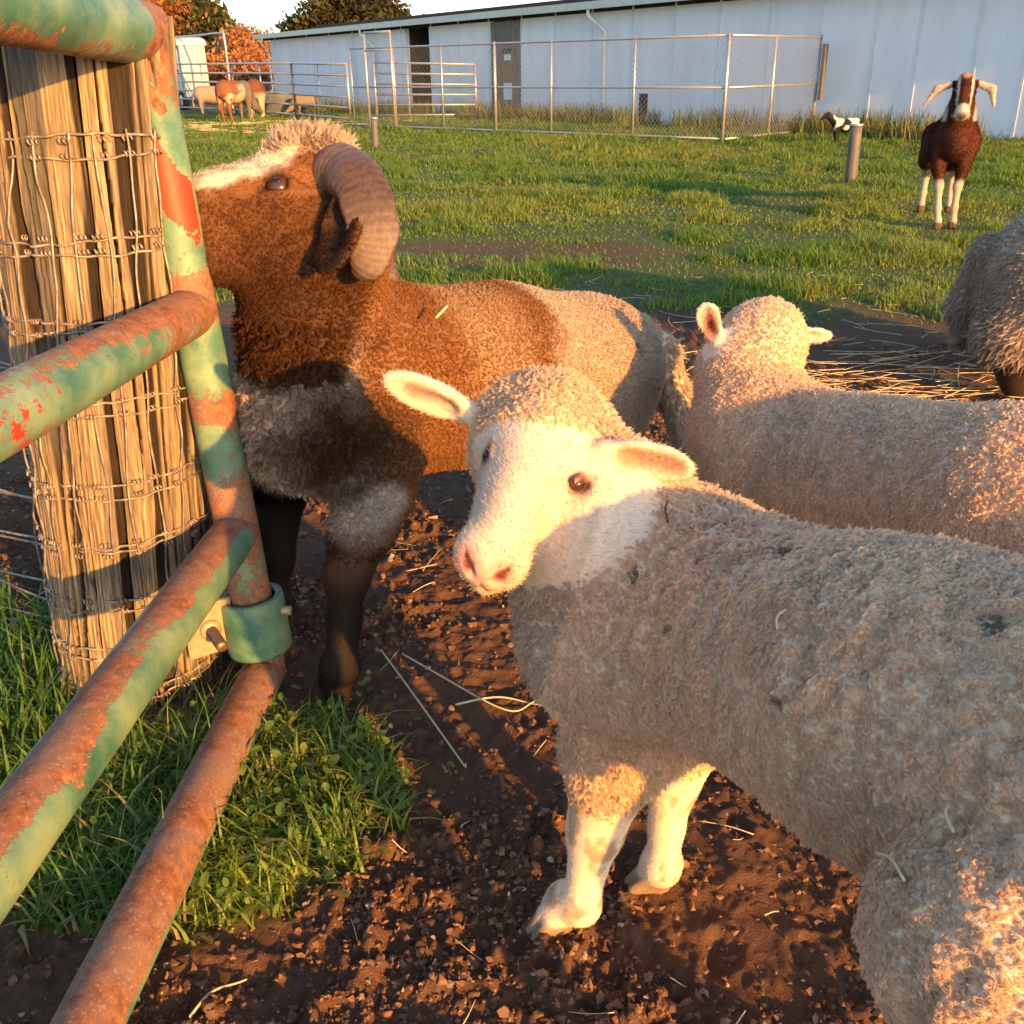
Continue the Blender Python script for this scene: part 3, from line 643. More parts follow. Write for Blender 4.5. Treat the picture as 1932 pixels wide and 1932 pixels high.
def second_lamb():
    n = camdir(-.42, .28, .86); hy = camdir(-.9, -.1, -.40); Fm = frame(n, hy); O = atz(1418, 650, 1.94)
    B = Body(A(.10, .55, -.02), A(1.40, 2.35, .92), 0.010, [(A(.28, 1.72, .52), A(.72, 2.15, .90))], 0.0055)
    H = lambda x, y, z: O + Fm @ A(x, y, z)
    sh = atz(1462, 862, 1.84); mid = atz(1925, 972, 1.42); ax = unit(A(*(mid - sh)[:2], 0)); lat = A(-ax[1], ax[0], 0); rump = mid + ax * .22
    B.chain([sh, mid, rump], [.135, .150, .145], .05)
    ch = atz(1400, 835, 1.90); B.cone(ch, sh, .095, .135, .05)
    B.chain([atz(1420, 790, 1.86), atz(1405, 700, 1.90), H(-.05, 0, -.02)], [.110, .082, .074], .05)
    B.ell(H(-.02, 0, .01), (.085, .070, .068), Fm, .03); B.cone(H(0, 0, .0), H(.12, 0, -.02), .056, .034, .03); B.ell(H(.13, 0, -.02), (.035, .034, .032), Fm, .02)
    B.cone(H(-.02, 0, -.045), H(.11, 0, -.045), .045, .022, .03)
    ear(B, atz(1350, 640, 1.86), atz(1326, 572, 1.84), camdir(-.45, .15, -.85), .052, .010); ear(B, atz(1482, 632, 1.92), atz(1566, 634, 1.92), camdir(.1, .75, -.6), .046, .009)
    for sg, dx in ((-1, 0), (1, .05)):
        t0 = sh + lat * sg * .075 + A(0, 0, -.10); g0 = A(*(sh + lat * sg * .075 - ax * (.03 - dx))[:2], 0)
        B.chain([t0, .5 * t0 + .5 * g0 + A(0, 0, .02), g0 + A(0, 0, .05)], [.075, .035, .026], .03); hoof(B, g0, -ax, 1.0)
        st = rump + lat * sg * .09 - ax * .03 + A(0, 0, -.15); hk = rump + lat * sg * .08 + ax * .12 + A(0, 0, -.25); hf = A(*(rump + lat * sg * .08 + ax * .09)[:2], 0)
        B.chain([rump + lat * sg * .05, st, hk, hf + A(0, 0, .05)], [.12, .085, .036, .026], .03); hoof(B, hf, -ax, 1.0)
    e1 = atz(1338, 606, 1.86)
    def color(V, N):
        c = np.tile(WHITE, (len(V), 1)); c = lay(c, .9 * blob(V, atz(1341, 612, 1.845), (.018, .02, .030), .5), A(.36, .10, .07))
        c = lay(c, blob(V, atz(1343, 618, 1.84), (.008, .02, .016), .6), A(.10, .02, .015)); c = lay(c, segm(V, atz(1482, 632, 1.92), atz(1566, 634, 1.92), .03), A(.74, .56, .46))
        return lay(c, (V[:, 2] < .03) * 1., A(.35, .25, .17))
    o, V, F, N, C = grow('lamb', B, A(*(.5 * (sh + rump))[:2], 0), color, 'white lamb turned away, back of its head and ears lit, behind the front lamb', 'lamb',
        relief=lambda V, N: .008 * (fbm(np.stack([V @ ax * 70, V @ lat * 70, V[:, 2] * 34 + 3 * fbm(V * 12, 2, 77)], 1), 2, 61) - .55) * sst(.28, .36, V[:, 2]))
    ears = np.clip(segm(V, atz(1350, 640, 1.86), atz(1326, 572, 1.84), .045) * (V[:, 0] < O[0] - .045) + segm(V, atz(1495, 632, 1.92), atz(1566, 634, 1.92), .04), 0, 1); legs = 1 - sst(.18, .25, V[:, 2])
    sh_ = np.clip(ears + legs, 0, 1); hd = blob(V, H(0, 0, 0), .15, .2)
    fl = lambda c, n: np.tile(ax * .5 + A(0, 0, -.85), (len(c), 1)) + .6 * (np.stack([fbm(c * 9, 2, 11), fbm(c * 9, 2, 12), fbm(c * 9, 2, 13)], 1) - .5) * 2
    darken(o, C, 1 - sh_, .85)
    Cw = lay(lay(C, .25 * sst(.45, .7, fbm(V * 14, 3, 4)), A(.46, .36, .26)), .7 * blob(V, atz(1600, 860, 1.60), (.035, .06, .03), .6, .4, 30), A(.15, .11, .08))
    fleece('fleece', o, V, F, N, 62000 * (1 - sh_), .0095 * (1 - sh_) * (1 - .25 * hd), Cw, fl, clump=8, rc=.0025, lift=.38, curl=.0014, freq=1.3, npts=7, rad=.00040, conv=.7, jit=.24, seed=22)
    fleece('short_hair', o, V, F, N, 90000 * sh_, .008 * sh_, C, lambda c, n: np.tile(A(.2, 0, -1), (len(c), 1)), clump=1, rc=0, lift=.2, curl=.0003, npts=4, rad=.0004, jit=.2, seed=23)
second_lamb()

def shaggy_sheep():
    B = Body(A(1.1, 2.2, -.02), A(3.2, 3.9, 1.0), 0.014)
    r0 = atz(2010, 535, 3.30); r1 = atz(2420, 540, 3.0); ax = unit(A(*(r1 - r0)[:2], 0)); lat = A(ax[1], -ax[0], 0)
    B.chain([r0, r1], [.27, .28], .08); B.cone(r0 + A(0, 0, .02), r0 - ax * .10 + A(0, 0, -.10), .2, .15, .08)
    for sg in (1, -1):
        for p, a in ((r0, -.10), (r1, .1)):
            k = p + lat * sg * .14 + ax * a + A(0, 0, -.16); h = A(*(p + lat * sg * .14 + ax * (a + .03))[:2], 0)
            B.chain([p + lat * sg * .08, k, .35 * k + .65 * h, h + A(0, 0, .05)], [.20, .125, .050, .034], .04); hoof(B, h, ax, 1.4)
    B.chain([r1 + A(0, 0, .05), r1 + ax * .4 + A(0, 0, .12)], [.2, .11], .08); B.cone(r1 + ax * .42 + A(0, 0, .14), r1 + ax * .62 + A(0, 0, .06), .10, .05, .04)
    B.chain([r0 - ax * .26 + A(0, 0, .10), r0 - ax * .30 + A(0, 0, -.10), r0 - ax * .29 + A(0, 0, -.22)], [.05, .055, .03], .03)
    def color(V, N):
        c = np.tile(A(.62, .49, .37), (len(V), 1)); c = lay(c, .7 * sst(.42, .62, fbm(V * 5, 3, 9)), A(.44, .33, .24))
        return lay(c, 1 - sst(.15, .20, V[:, 2] + .06 * (fbm(V * 12, 2, 5) - .5)), A(.035, .018, .012))
    o, V, F, N, C = grow('sheep', B, A(*r0[:2], 0), color, 'shaggy brownish grey sheep seen from its rump at the edge of the dirt', 'sheep')
    legs = 1 - sst(.13, .17, V[:, 2])
    fl = lambda c, n: np.tile(-ax * .5 + A(0, 0, -.8), (len(c), 1)) + .5 * (np.stack([fbm(c * 6, 2, 11), fbm(c * 6, 2, 12), fbm(c * 6, 2, 13)], 1) - .5) * 2
    fleece('fleece', o, V, F, N, 15000 * (1 - legs) * (V[:, 0] < 2.1), (.019 + .02 * (1 - sst(.2, .4, V[:, 2]))) * (1 - legs), C, fl, clump=12, rc=.006, lift=.35, curl=.002, freq=1.2, npts=7, rad=.0006, conv=.8, jit=.25, seed=32, hue=.15)
shaggy_sheep()

def goat():
    g0 = A(3.20, 7.25, 0); fd = unit(A(-.33, -.94, 0)); lt = A(-fd[1], fd[0], 0)           # lt points to the right of the picture
    P = lambda f, l, z: g0 + fd * f + lt * l + A(0, 0, z)
    B = Body(g0 + A(-.6, -.5, -.02), g0 + A(.6, 1.25, 1.1), 0.0125, [(g0 + A(-.45, -.35, .68), g0 + A(.40, .05, 1.08))], 0.0065)
    B.chain([P(-.05, 0, .62), P(-.45, .03, .60), P(-.80, .03, .64)], [.115, .150, .120], .06); B.cone(P(.02, 0, .56), P(-.2, 0, .50), .10, .12, .06)
    B.chain([P(-.02, 0, .66), P(.03, 0, .78), P(.05, 0, .90)], [.125, .088, .070], .05)
    nd = unit(fd * .62 + A(0, 0, -.78)); Fm = frame(nd, np.cross([0, 0, 1], nd)); O = P(.10, 0, .93); H = lambda x, y, z: O + Fm @ A(x, y, z)
    B.ell(H(-.02, 0, 0), (.085, .072, .062), Fm, .03); B.cone(H(.02, 0, .01), H(.16, 0, -.005), .053, .037, .03); B.ell(H(.165, 0, -.01), (.040, .042, .038), Fm, .02)
    B.cone(H(.0, 0, -.04), H(.15, 0, -.04), .05, .026, .03); B.ell(H(-.075, 0, .035), (.035, .045, .03), Fm, .02)
    for sg in (-1, 1):
        b = H(-.06, sg * .075, .0); m = b + lt * sg * .10 + A(0, 0, -.035); t = b + lt * sg * (.17 if sg < 0 else .13) + A(0, 0, -.15 if sg > 0 else -.135)
        B.chain([b, m, t], [.020, .024, .008], .015)
        B.ell(H(.02, sg * .058, .025), (.022, .012, .014), Fm, .01)
        f = P(.02, sg * .08, .42); k = P(.05, sg * .062, .30); h = P(.02 if sg > 0 else .08, sg * .052 + .02, 0)
        B.chain([P(-.02, sg * .10, .60), f, k, .5 * k + .5 * h, h + A(0, 0, .05)], [.072, .042, .028, .021, .024], .03); hoof(B, h, fd, 1.3)
        r = P(-.85, sg * .10 + .03, .58); st = P(-.72, sg * .11, .42); hk = P(-.98, sg * .10, .29); h = P(-.90, sg * .105, 0)
        B.chain([r, st, hk, .5 * hk + .5 * h, h + A(0, 0, .05)], [.11, .070, .033, .023, .025], .03); hoof(B, h, fd, 1.3)
    def color(V, N):
        p = (V - O) @ Fm; c = np.tile(A(.085, .024, .010), (len(V), 1)); c = lay(c, .8 * sst(.45, .6, fbm(V * 6, 3, 3)), A(.045, .014, .008))
        rel = V - g0; c = lay(c, 1 - sst(.30, .36, rel[:, 2] + .04 * (fbm(V * 14, 2, 7) - .5)), A(.46, .35, .26))
        hd = (p[:, 0] > -.12) & (V[:, 2] > .70) & (p[:, 2] > -.09); w = A(.60, .52, .45)
        c = lay(c, hd * sst(.032, .038, np.abs(p[:, 1])) * (1 - sst(.046, .054, np.abs(p[:, 1]))) * (p[:, 0] < .15) * (p[:, 2] > 0), w)
        c = lay(c, hd * sst(.115, .14, p[:, 0]), w); c = lay(c, hd * blob(V, H(.195, 0, .0), (.03, .026, .026), .4), A(.20, .13, .11))
        c = lay(c, hd * blob(V, H(-.085, 0, .055), (.03, .03, .03), .4), A(.42, .24, .17))
        c = lay(c, sst(.078, .09, np.abs((V - O) @ lt)) * (V[:, 2] > .74) * (np.abs((V - O) @ fd + .04) < .10), A(.58, .47, .38))
        return lay(c, (V[:, 2] < .05) * 1., A(.12, .07, .04))
    o, V, F, N, C = grow('goat', B, g0, color, 'dark brown goat with white face stripes and lop ears standing on the grass', 'goat')
    for sg in (-1, 1):
        Ve, Qe = ball(H(.022, sg * .062, .032), .013, 8); mesh_np('eye', Ve, Qe, M_EYE, o)
    Vc, Qc, Tc = tube([P(.035 + .085 * math.cos(a), .085 * math.sin(a), .775 - .02 * math.cos(a)) for a in np.linspace(0, 2 * np.pi, 33)], .006, 6, False); mesh_np('collar', Vc, Qc, plain('collar_grey', (.30, .28, .27), .6), o)
    fleece('coat', o, V, F, N, 42000 * (V[:, 2] > .05), np.where(V[:, 2] > .36, .015, .005), C, lambda c, n: np.tile(-fd * .4 + A(0, 0, -1), (len(c), 1)), clump=1, rc=0, lift=.15, curl=.001, npts=4, rad=.0011, jit=.2, seed=42, hue=.2)
goat()

def small_beast(name, loc, yaw, L, Hh, color, label, cat, head=(.30, .12), tailw=.02, fat=1.0, res=.028, group=None, grazing=False):
    """far animals: forward is +x before the turn"""
    c_, s_ = math.cos(yaw), math.sin(yaw); R = np.array([[c_, -s_, 0], [s_, c_, 0], [0, 0, 1]]); loc = np.asarray(loc, float); P = lambda x, y, z: loc + R @ A(x, y, z)
    lo = loc - A(L * 1.3, L * 1.3, .02); hi = loc + A(L * 1.3, L * 1.3, Hh * 1.6); B = Body(lo, hi, res)
    tr = .21 * Hh * fat; zt = .70 * Hh
    B.chain([P(L * .32, 0, zt), P(0, 0, zt - .02 * Hh), P(-L * .34, 0, zt + .02 * Hh)], [tr * .92, tr * 1.05, tr], .06)
    hz = .35 * Hh if grazing else Hh * (.92 + head[1])
    hp = P(L * (.62 + head[0] * .3), 0, hz); B.chain([P(L * .36, 0, zt + .06 * Hh), .5 * (P(L * .40, 0, zt + .1 * Hh) + hp), hp], [tr * .75, tr * .5, tr * .42], .05)
    nd = P(L * (.62 + head[0] * .3) + .22 * Hh, 0, hz - .14 * Hh); B.cone(hp, nd, tr * .45, tr * .25, .03)
    for sg in (-1, 1):
        B.cone(hp + R @ A(-.03, sg * .05 * Hh, .04 * Hh), hp + R @ A(-.06 * Hh, sg * .14 * Hh, .12 * Hh), .03 * Hh, .015 * Hh, .02)
        for fx, bx in ((L * .33, .0), (-L * .36, .05 * Hh)):
            t = P(fx, sg * tr * .55, zt - .08 * Hh); k = P(fx - bx, sg * tr * .55, .34 * Hh); h = P(fx + bx * .2, sg * tr * .55, 0)
            B.chain([t, k, h + A(0, 0, .03 * Hh)], [tr * .55, .048 * Hh, .032 * Hh], .04); B.cone(h + A(0, 0, .035 * Hh), h + R @ A(.03 * Hh, 0, .02 * Hh), .034 * Hh, .03 * Hh, .02)
    B.chain([P(-L * .34 - tr * .9, 0, zt + .06 * Hh), P(-L * .34 - tr * 1.15, 0, zt - .2 * Hh), P(-L * .34 - tr * 1.1, 0, zt - .4 * Hh)], [tailw * 1.3, tailw, tailw * 1.8], .02)
    rel = lambda V: (V - loc) @ R
    o, V, F, N, C = grow(name, B, loc, lambda V, N: color(rel(V), V), label, cat, **({'group': group} if group else {}))
    return o
def far_animals():
    W, R_, G_ = A(.48, .34, .24), A(.20, .08, .035), A(.12, .095, .08)
    def pinto(r, V):
        c = np.tile(W, (len(V), 1)); m = sst(.42, .47, fbm(r * 3.6, 3, 15)); c = lay(c, m, R_ if True else G_); c = lay(c, sst(.02, .2, r[:, 0]), G_ * 1.2)
        return lay(c, (r[:, 0] < -.40) * (r[:, 2] < .95) * (np.abs(r[:, 1]) < .06), R_)
    small_beast('donkey', gnd(440, 233) + A(0, .5, 0), math.radians(62), 1.0, 1.08, pinto, 'white and chestnut patched donkey seen from behind by the pipe panels', 'donkey', fat=1.12, grazing=True)
    def brown(r, V):
        c = np.tile(A(.15, .055, .030), (len(V), 1)); c = lay(c, 1 - sst(.58, .72, r[:, 2]), A(.50, .36, .26)); return c
    small_beast('donkey', gnd(497, 222) + A(-.1, -.2, 0), math.radians(100), 1.0, 1.08, brown, 'brown donkey with pale belly beside the patched donkey', 'donkey', fat=1.15, grazing=True)
    wool = lambda r, V: np.tile(A(.32, .22, .16), (len(V), 1))
    small_beast('sheep', at(405, 212, 33.0) * A(1, 1, 0), math.radians(20), 1.0, .85, wool, 'pale sheep grazing beyond the panels beside the trailer', 'sheep', fat=1.35, grazing=True)
    shaded_wool = lambda r, V: np.tile(A(.19, .15, .115), (len(V), 1))  # pale coat darkened to stand in for the barn's shade
    small_beast('sheep', at(578, 212, 30.5) * A(1, 1, 0), math.radians(200), .62, .62, shaded_wool, 'pale sheep grazing by the barn, shade put into its dull coat colour', 'sheep', fat=1.35, grazing=True)
    def bw(r, V):
        c = np.tile(A(.62, .58, .55), (len(V), 1)); c = lay(c, sst(.50, .54, fbm(r * 9 + 4, 2, 25)), A(.015, .013, .013)); return lay(c, sst(.18, .22, r[:, 0]) * (r[:, 2] > .36), A(.02, .018, .018))
    small_beast('goat_kid', A(5.16, 15.55, 0), math.radians(172), .40, .42, bw, 'black and white spotted goat kid beside the barn wall', 'goat', fat=.95, res=.016, tailw=.012, head=(.25, .10))
far_animals()

# ------------------------------------------------------------------ gate, post, wire
def rust_mat(name='gate_paint'):
    t = NT(name); o = t.coord(); n1 = t.noise(o, 55, 6, .65); n2 = t.noise(o, 9, 5, .6); n3 = t.noise(o, 210, 3, .6)
    paint = t.mix(t.ramp(n2, [(.35, 0), (.65, 1)]), (.040, .175, .118), (.215, .285, .150)); paint = t.mix(t.ramp(n3, [(.35, .25), (.6, 0)]), paint, (.20, .30, .20)); sc1 = t.noise(t.mapping(o, (160, 14, 160), (.3, .2, 0)), 3, 4, .7); paint = t.mix(t.ramp(sc1, [(.66, 0), (.70, .8)]), paint, (.22, .10, .05)); n5 = t.noise(o, 95, 3, .7); paint = t.mix(t.ramp(n5, [(.655, 0), (.69, .9)]), paint, (.16, .06, .03)); paint = t.mix(t.ramp(n1, [(.25, .6), (.42, 0)]), paint, (.10, .13, .09))
    rust = t.mix(t.ramp(n1, [(.3, 0), (.7, 1)]), (.095, .032, .018), (.36, .135, .048)); rust = t.mix(t.ramp(n2, [(.45, 0), (.62, .7)]), rust, (.21, .13, .10))
    rust = t.mix(t.ramp(n3, [(.56, 0), (.66, .55)]), rust, (.38, .26, .17))
    red = t.mix(n1, (.50, .030, .012), (.62, .055, .018))
    wob = t.math('ADD', t.math('MULTIPLY', t.math('SUBTRACT', n1, .5), .75), t.math('MULTIPLY', t.math('SUBTRACT', n3, .5), .35))
    rm = t.ramp(t.math('ADD', t.attr('rust', 'Fac'), wob), [(.485, 0), (.525, 1)]); pm = t.ramp(t.math('ADD', t.attr('red', 'Fac'), t.math('MULTIPLY', wob, .8)), [(.485, 0), (.51, 1)])
    paint = t.mix(1.0, paint, t.ramp(n2, [(.3, .62), (.6, 1.0)]), 'MULTIPLY'); c = t.mix(pm, t.mix(rm, paint, rust), red)
    edge = t.math('ADD', rm, t.math('MULTIPLY', pm, .6))
    hgt = t.math('ADD', t.math('MULTIPLY', edge, -.7), t.math('MULTIPLY', n1, t.math('MULTIPLY_ADD', rm, .5, .12)))
    return t.done(t.bsdf(c, t.math('MULTIPLY_ADD', rm, .32, .52), t.bump(hgt, .55, .0025), spec=.4))
def pipe(a, b, r, cut0=None, cut1=None, n=96, step=.003):
    a = np.asarray(a, float); b = np.asarray(b, float); m = max(int(np.linalg.norm(b - a) / step), 4)
    V, Q, T = tube(seg(a, b, m), r, n, False); d = unit(b - a)
    for c in (cut0, cut1):
        if c is not None:
            nn = unit(c[1]); s_ = (V - c[0]) @ nn; V = np.where((s_ > 0)[:, None], V - d[None] * (s_ / (d @ nn))[:, None], V)
    return V, Q
def gate(post):
    mt = rust_mat(); RR = .0400
    S0 = at(500, 1262, 1.600); S1 = at(261, 62, 1.665); up = unit(S1 - S0); rd = -unit(ray(1010, 235))
    def joint(py):
        ts = np.linspace(-.1, 1.3, 2000); pts = S0[None] + (S1 - S0)[None] * ts[:, None]; ys = np.array([proj(p)[1] for p in pts]); return pts[np.argmin(np.abs(ys - py))]
    g = empty('gate', (S0[0], S0[1], 0)); tag(g, 'green painted pipe gate with red primer and rust, hung on the wooden post', 'gate')
    side = unit(np.cross(rd, up))
    def emit(name, V, Q, rust, red):
        N = vnormals(V, Q); mesh_np(name, V, Q, mt, g, True, {'rust': rust(V, N), 'red': red(V, N)})
    nz = lambda V, s, seed: fbm(V * s, 4, seed)
    # upright
    V, Q = pipe(S0 - up * .2, S1 + up * .2, RR, (S0, -up + rd), (S1, up + rd))
    Ls = lambda V: (V - S0) @ up / np.linalg.norm(S1 - S0)
    def rs(V, N):
        l = Ls(V); r = .16 + .55 * (nz(V, 14, 3) - .5)
        for py, w, k in ((560, .045, .7), (960, .06, .6), (62, .055, .75), (1180, .10, .6), (760, .05, .30), (190, .03, .4)):
            r = r + k * np.exp(-((l - Ls(joint(py))) / w) ** 2) * (.6 + .8 * nz(V, 30, 7))
        return r + .25 * sst(.0, .8, -N @ unit(A(.6, -.7, 0))) * .0 + .30 * sst(.60, .2, l) * (nz(V, 18, 9))
    def rd_(V, N):
        x = np.zeros(len(V)); f = N @ unit(A(-.25, -.95, .1))
        for px, py, w, h in ((306, 335, .022, .085), (296, 200, .006, .010)):
            c = joint(py) + unit(A(0, -1, 0)) * RR; c = c + (at(px, py, c[1]) - c) * A(1, 0, 0)
            d = V - c; al = d @ up; ac = d - al[:, None] * up
            x = np.maximum(x, 1.0 - .5 * np.sqrt((al / h) ** 2 + ((ac @ unit(A(1, -.2, 0)) + .25 * al) / w) ** 2) + .55 * (nz(V, 24, 88) - .5))
        return np.where(f > -.1, x, 0)
    emit('upright', V, Q, rs, rd_)
    # rails, running towards and past the camera
    for i, py in enumerate((62, 586, 1000, 1262)):
        J = joint(py) if i not in (0, 3) else (S1 if i == 0 else S0); Lr = 2.3
        cut = {0: (S1, -up - rd), 3: (S0, up - rd)}.get(i)
        V, Q = pipe(J - rd * (.1 if cut else 0), J + rd * Lr, RR * (1.18 if i == 0 else 1.03), cut)
        q = V; al = lambda V, J=J: (V - J) @ rd
        def rr(V, N, i=i, al=al):
            a = al(V); topf = N[:, 2] + (.35 if i == 3 else .12) * (N @ unit(A(1, 0, 0))) * (0 if i == 0 else 1)
            r = .17 + .85 * (nz(V * A(1, .5, 1), 16, 20 + i) - .5)
            if i == 0: return r + .55 * sst(.0, .9, -N[:, 2]) * nz(V, 40, 5) + .8 * np.exp(-(a / .05) ** 2) + .1
            st = sst(.45, .95, topf) * (.55 + .9 * nz(V, 7, 77))
            if i == 1: st = st * .62; r = r + .45 * np.exp(-((a - .22) / .16) ** 2) * sst(-.3, .4, N[:, 0])
            if i == 3: st = sst(.05, .6, topf); r = r + .16
            return r + .52 * st + .5 * sst(.4, .95, -N[:, 2]) * nz(V, 30, 6) + .8 * np.exp(-(a / .035) ** 2)
        def re(V, N, i=i, al=al):
            a = al(V); x = .9 * nz(V * A(1, .6, 1), 13, 50 + i) - .12 + .12 * (nz(V, 40, 9) - .5)
            return x * (N[:, 0] > -.3) - (.20 if i in (2, 3) else .10)
        emit('rail', V, Q, rr, re)
    # hinge: sleeve, plate and bolt fixed to the post
    h = empty('gate_hinge', A(*joint(1170)[:2], 0) - POST_B); h.parent = post
    a, b = joint(1222), joint(1122); mb = MB(); m = 40
    prof = [(.0, .052), (.0, .060), (.06, .062), (.94, .062), (1.0, .060), (1.0, .049), (.93, .047)]
    Vp, Qp, _ = tube(np.array([a + (b - a) * u for u, r in np.array(prof) + np.arange(7)[:, None] * A(1e-5, 0)]), 1.0, m, False)
    cen = np.repeat(np.array([a + (b - a) * u for u, r in prof]), m, 0); fr = unit(np.cross(up, A(0, 1, 0))); fb = np.cross(up, fr); th = np.arange(m) * 2 * np.pi / m
    Vp = np.concatenate([(a + (b - a) * u)[None] + r * (np.cos(th)[:, None] * fr + np.sin(th)[:, None] * fb) for u, r in prof])
    N = vnormals(Vp, Qp); mesh_np('sleeve', Vp, Qp, mt, h, True, {'rust': .22 + .8 * (nz(Vp, 30, 71) - .4), 'red': np.zeros(len(Vp))})
    c = .5 * (a + b); pc = at(395, 1185, 1.56)
    mb = MB(); mb.box((-.012, -.10, -.05), (.012, .06, .05), np.stack([side, unit(np.cross(up, side)), up], 1), c + A(-.07, .05, 0)); o = mb.build('arm', mt, h, False); o.data.attributes.new('rust', 'FLOAT', 'POINT'); o.data.attributes.new('red', 'FLOAT', 'POINT')
    gal = plain('hinge_steel', (.50, .36, .22), .5, .4, 60, .3)
    pd = unit(A(.55, -.83, -.05)); pl = unit(np.cross([0, 0, 1], pd))
    B3 = np.stack([pd, pl, np.cross(pd, pl)], 1)
    mb = MB(); mb.box((-.004, -.045, -.055), (.004, .045, .055), B3, pc); mb.build('plate', gal, h, False)
    bt = plain('bolt_steel', (.26, .15, .09), .45, .5, 200, .6); rod = spline([pc - pd * .01, pc + pd * .075], 120)
    V, Q, T = tube(rod, .0100 + .0011 * np.sin(np.arange(120) * 1.15), 20); mesh_np('bolt', V, [Q, T], bt, h)
    V, Q, T = tube(seg(pc + pd * .004, pc + pd * .012, 3), .020, 24); mesh_np('washer', V, [Q, T], gal, h)
    q2 = c + side * .0 + unit(A(1, -.15, 0)) * .062 + A(0, 0, .03); V, Q, T = tube(seg(q2 - A(.02, 0, 0), q2 + A(.014, -.002, 0), 3), .009, 6); mesh_np('pin', V, [Q, T], gal, h)
POST_B = A(-.752, 1.628, 0); POST_T = at(140, 60, 1.68)
def post_axis(z): t = (z - POST_B[2]) / (POST_T[2] - POST_B[2]); return POST_B + (POST_T - POST_B) * np.asarray(t)[..., None]
def post_r(th, z, fine=True):
    """weathered, split timber: slabs between deep checks"""
    z = np.asarray(z, float); r = .145 + .004 * np.sin(th * 2 + 1) + .003 * np.sin(3 * th + z * 2)
    P3 = np.stack([np.cos(th) * 1.1, np.sin(th) * 1.1, z * .55], 1); wv = (fbm(P3 * 3, 3, 5) - .5) * .34 + (fbm(P3 * 14 * A(1, 1, .5), 3, 6) - .5) * .07
    rg = np.random.default_rng(5); nC = 62; c0 = np.sort(rg.random(nC) * 2 * np.pi); wd = .012 + .045 * rg.random(nC) ** 2.8; dp = .006 + .026 * rg.random(nC) ** 1.8; of = .007 * rg.standard_normal(nC + 1)
    a = (th + wv) % (2 * np.pi); k = np.searchsorted(c0, a); r = r + of[k % nC] * .22
    d = 0
    for i in range(nC):
        x = np.abs((a - c0[i] + np.pi) % (2 * np.pi) - np.pi); on_ = sst(.30, .45, vnoise(np.stack([z * 2.2 + i * 7.3, z * 0, z * 0], 1), 9)); d = np.maximum(d, dp[i] * np.maximum(1 - x / (wd[i] * (.5 + on_)), 0) ** .7 * (.08 + .92 * on_))
    g = fbm(np.stack([np.cos(th + wv * .5) * 42, np.sin(th + wv * .5) * 42, z * 4.0], 1), 3, 12); g2 = fbm(np.stack([np.cos(th) * 110, np.sin(th) * 110, z * 16], 1), 2, 13)
    return r - d + .0065 * (g - .5) + .0030 * (g2 - .5), d, g, g2, k % nC
def fence_post():
    nt, nz_ = 760, 520; th = np.linspace(0, 2 * np.pi, nt, endpoint=False); zz = np.linspace(-.03, POST_T[2] + .02, nz_)
    TH = np.tile(th, nz_); Z = np.repeat(zz, nt); r, d, g, g2, kk = post_r(TH, Z); ax = post_axis(Z)
    V = ax + np.stack([np.cos(TH) * r, np.sin(TH) * r, np.zeros_like(r)], 1)
    i = np.arange(nz_ - 1)[:, None] * nt; j = np.arange(nt)[None]; k = (j + 1) % nt; Q = np.stack([i + j, i + k, i + nt + k, i + nt + j], -1).reshape(-1, 4)
    V = np.concatenate([V, post_axis(np.array([zz[-1]]))]); c = len(V) - 1; jj = np.arange(nt); T = np.stack([(nz_ - 1) * nt + jj, (nz_ - 1) * nt + (jj + 1) % nt, np.full(nt, c)], 1)
    col = np.tile(A(.30, .212, .125), (len(r), 1)); tone = fbm(np.stack([np.cos(TH) * 2.6, np.sin(TH) * 2.6, Z * .6], 1), 3, 33)
    col = lay(col, .75 * sst(.46, .58, tone), A(.165, .135, .105)); col = lay(col, .8 * sst(.42, .62, g), A(.46, .31, .16)); col = lay(col, .8 * sst(.56, .38, g2), A(.14, .095, .06))
    sl = np.random.default_rng(8).random(80)[kk]; col = lay(col, .7 * (sl < .2), A(.14, .115, .088)); col = col * (.92 + .14 * np.random.default_rng(9).random(80)[kk])[:, None]
    col = lay(col, sst(.0008, .0045, d) * .95, A(.018, .012, .008)); col = lay(col, .6 * (1 - sst(.0, .12, Z)), A(.08, .06, .04))
    a = (TH - math.radians(-105) + np.pi) % (2 * np.pi) - np.pi; col = lay(col, .85 * sst(.17, .13, np.abs(a + .10 * np.sin(Z * 4))) * sst(.45, .6, Z), A(.095, .085, .072))
    col = np.concatenate([col, col[-1:]])
    t = NT('weathered_wood'); o = t.coord(); n1 = t.noise(t.mapping(o, (60, 60, 6)), 3, 6, .65); n2 = t.noise(o, 120, 4)
    cc = t.mix(1.0, t.attr('Col'), t.ramp(n1, [(.3, .55), (.68, 1.15)]), 'MULTIPLY')
    m = t.done(t.bsdf(cc, .85, t.bump(t.math('ADD', n1, t.math('MULTIPLY', n2, .4)), .55, .004), spec=.2))
    o = mesh_np('fence_post', V, [Q, T], m, None, True, {'Col': col}, origin=POST_B); tag(o, 'thick weathered wooden post wrapped in wire behind the green gate', 'post'); return o
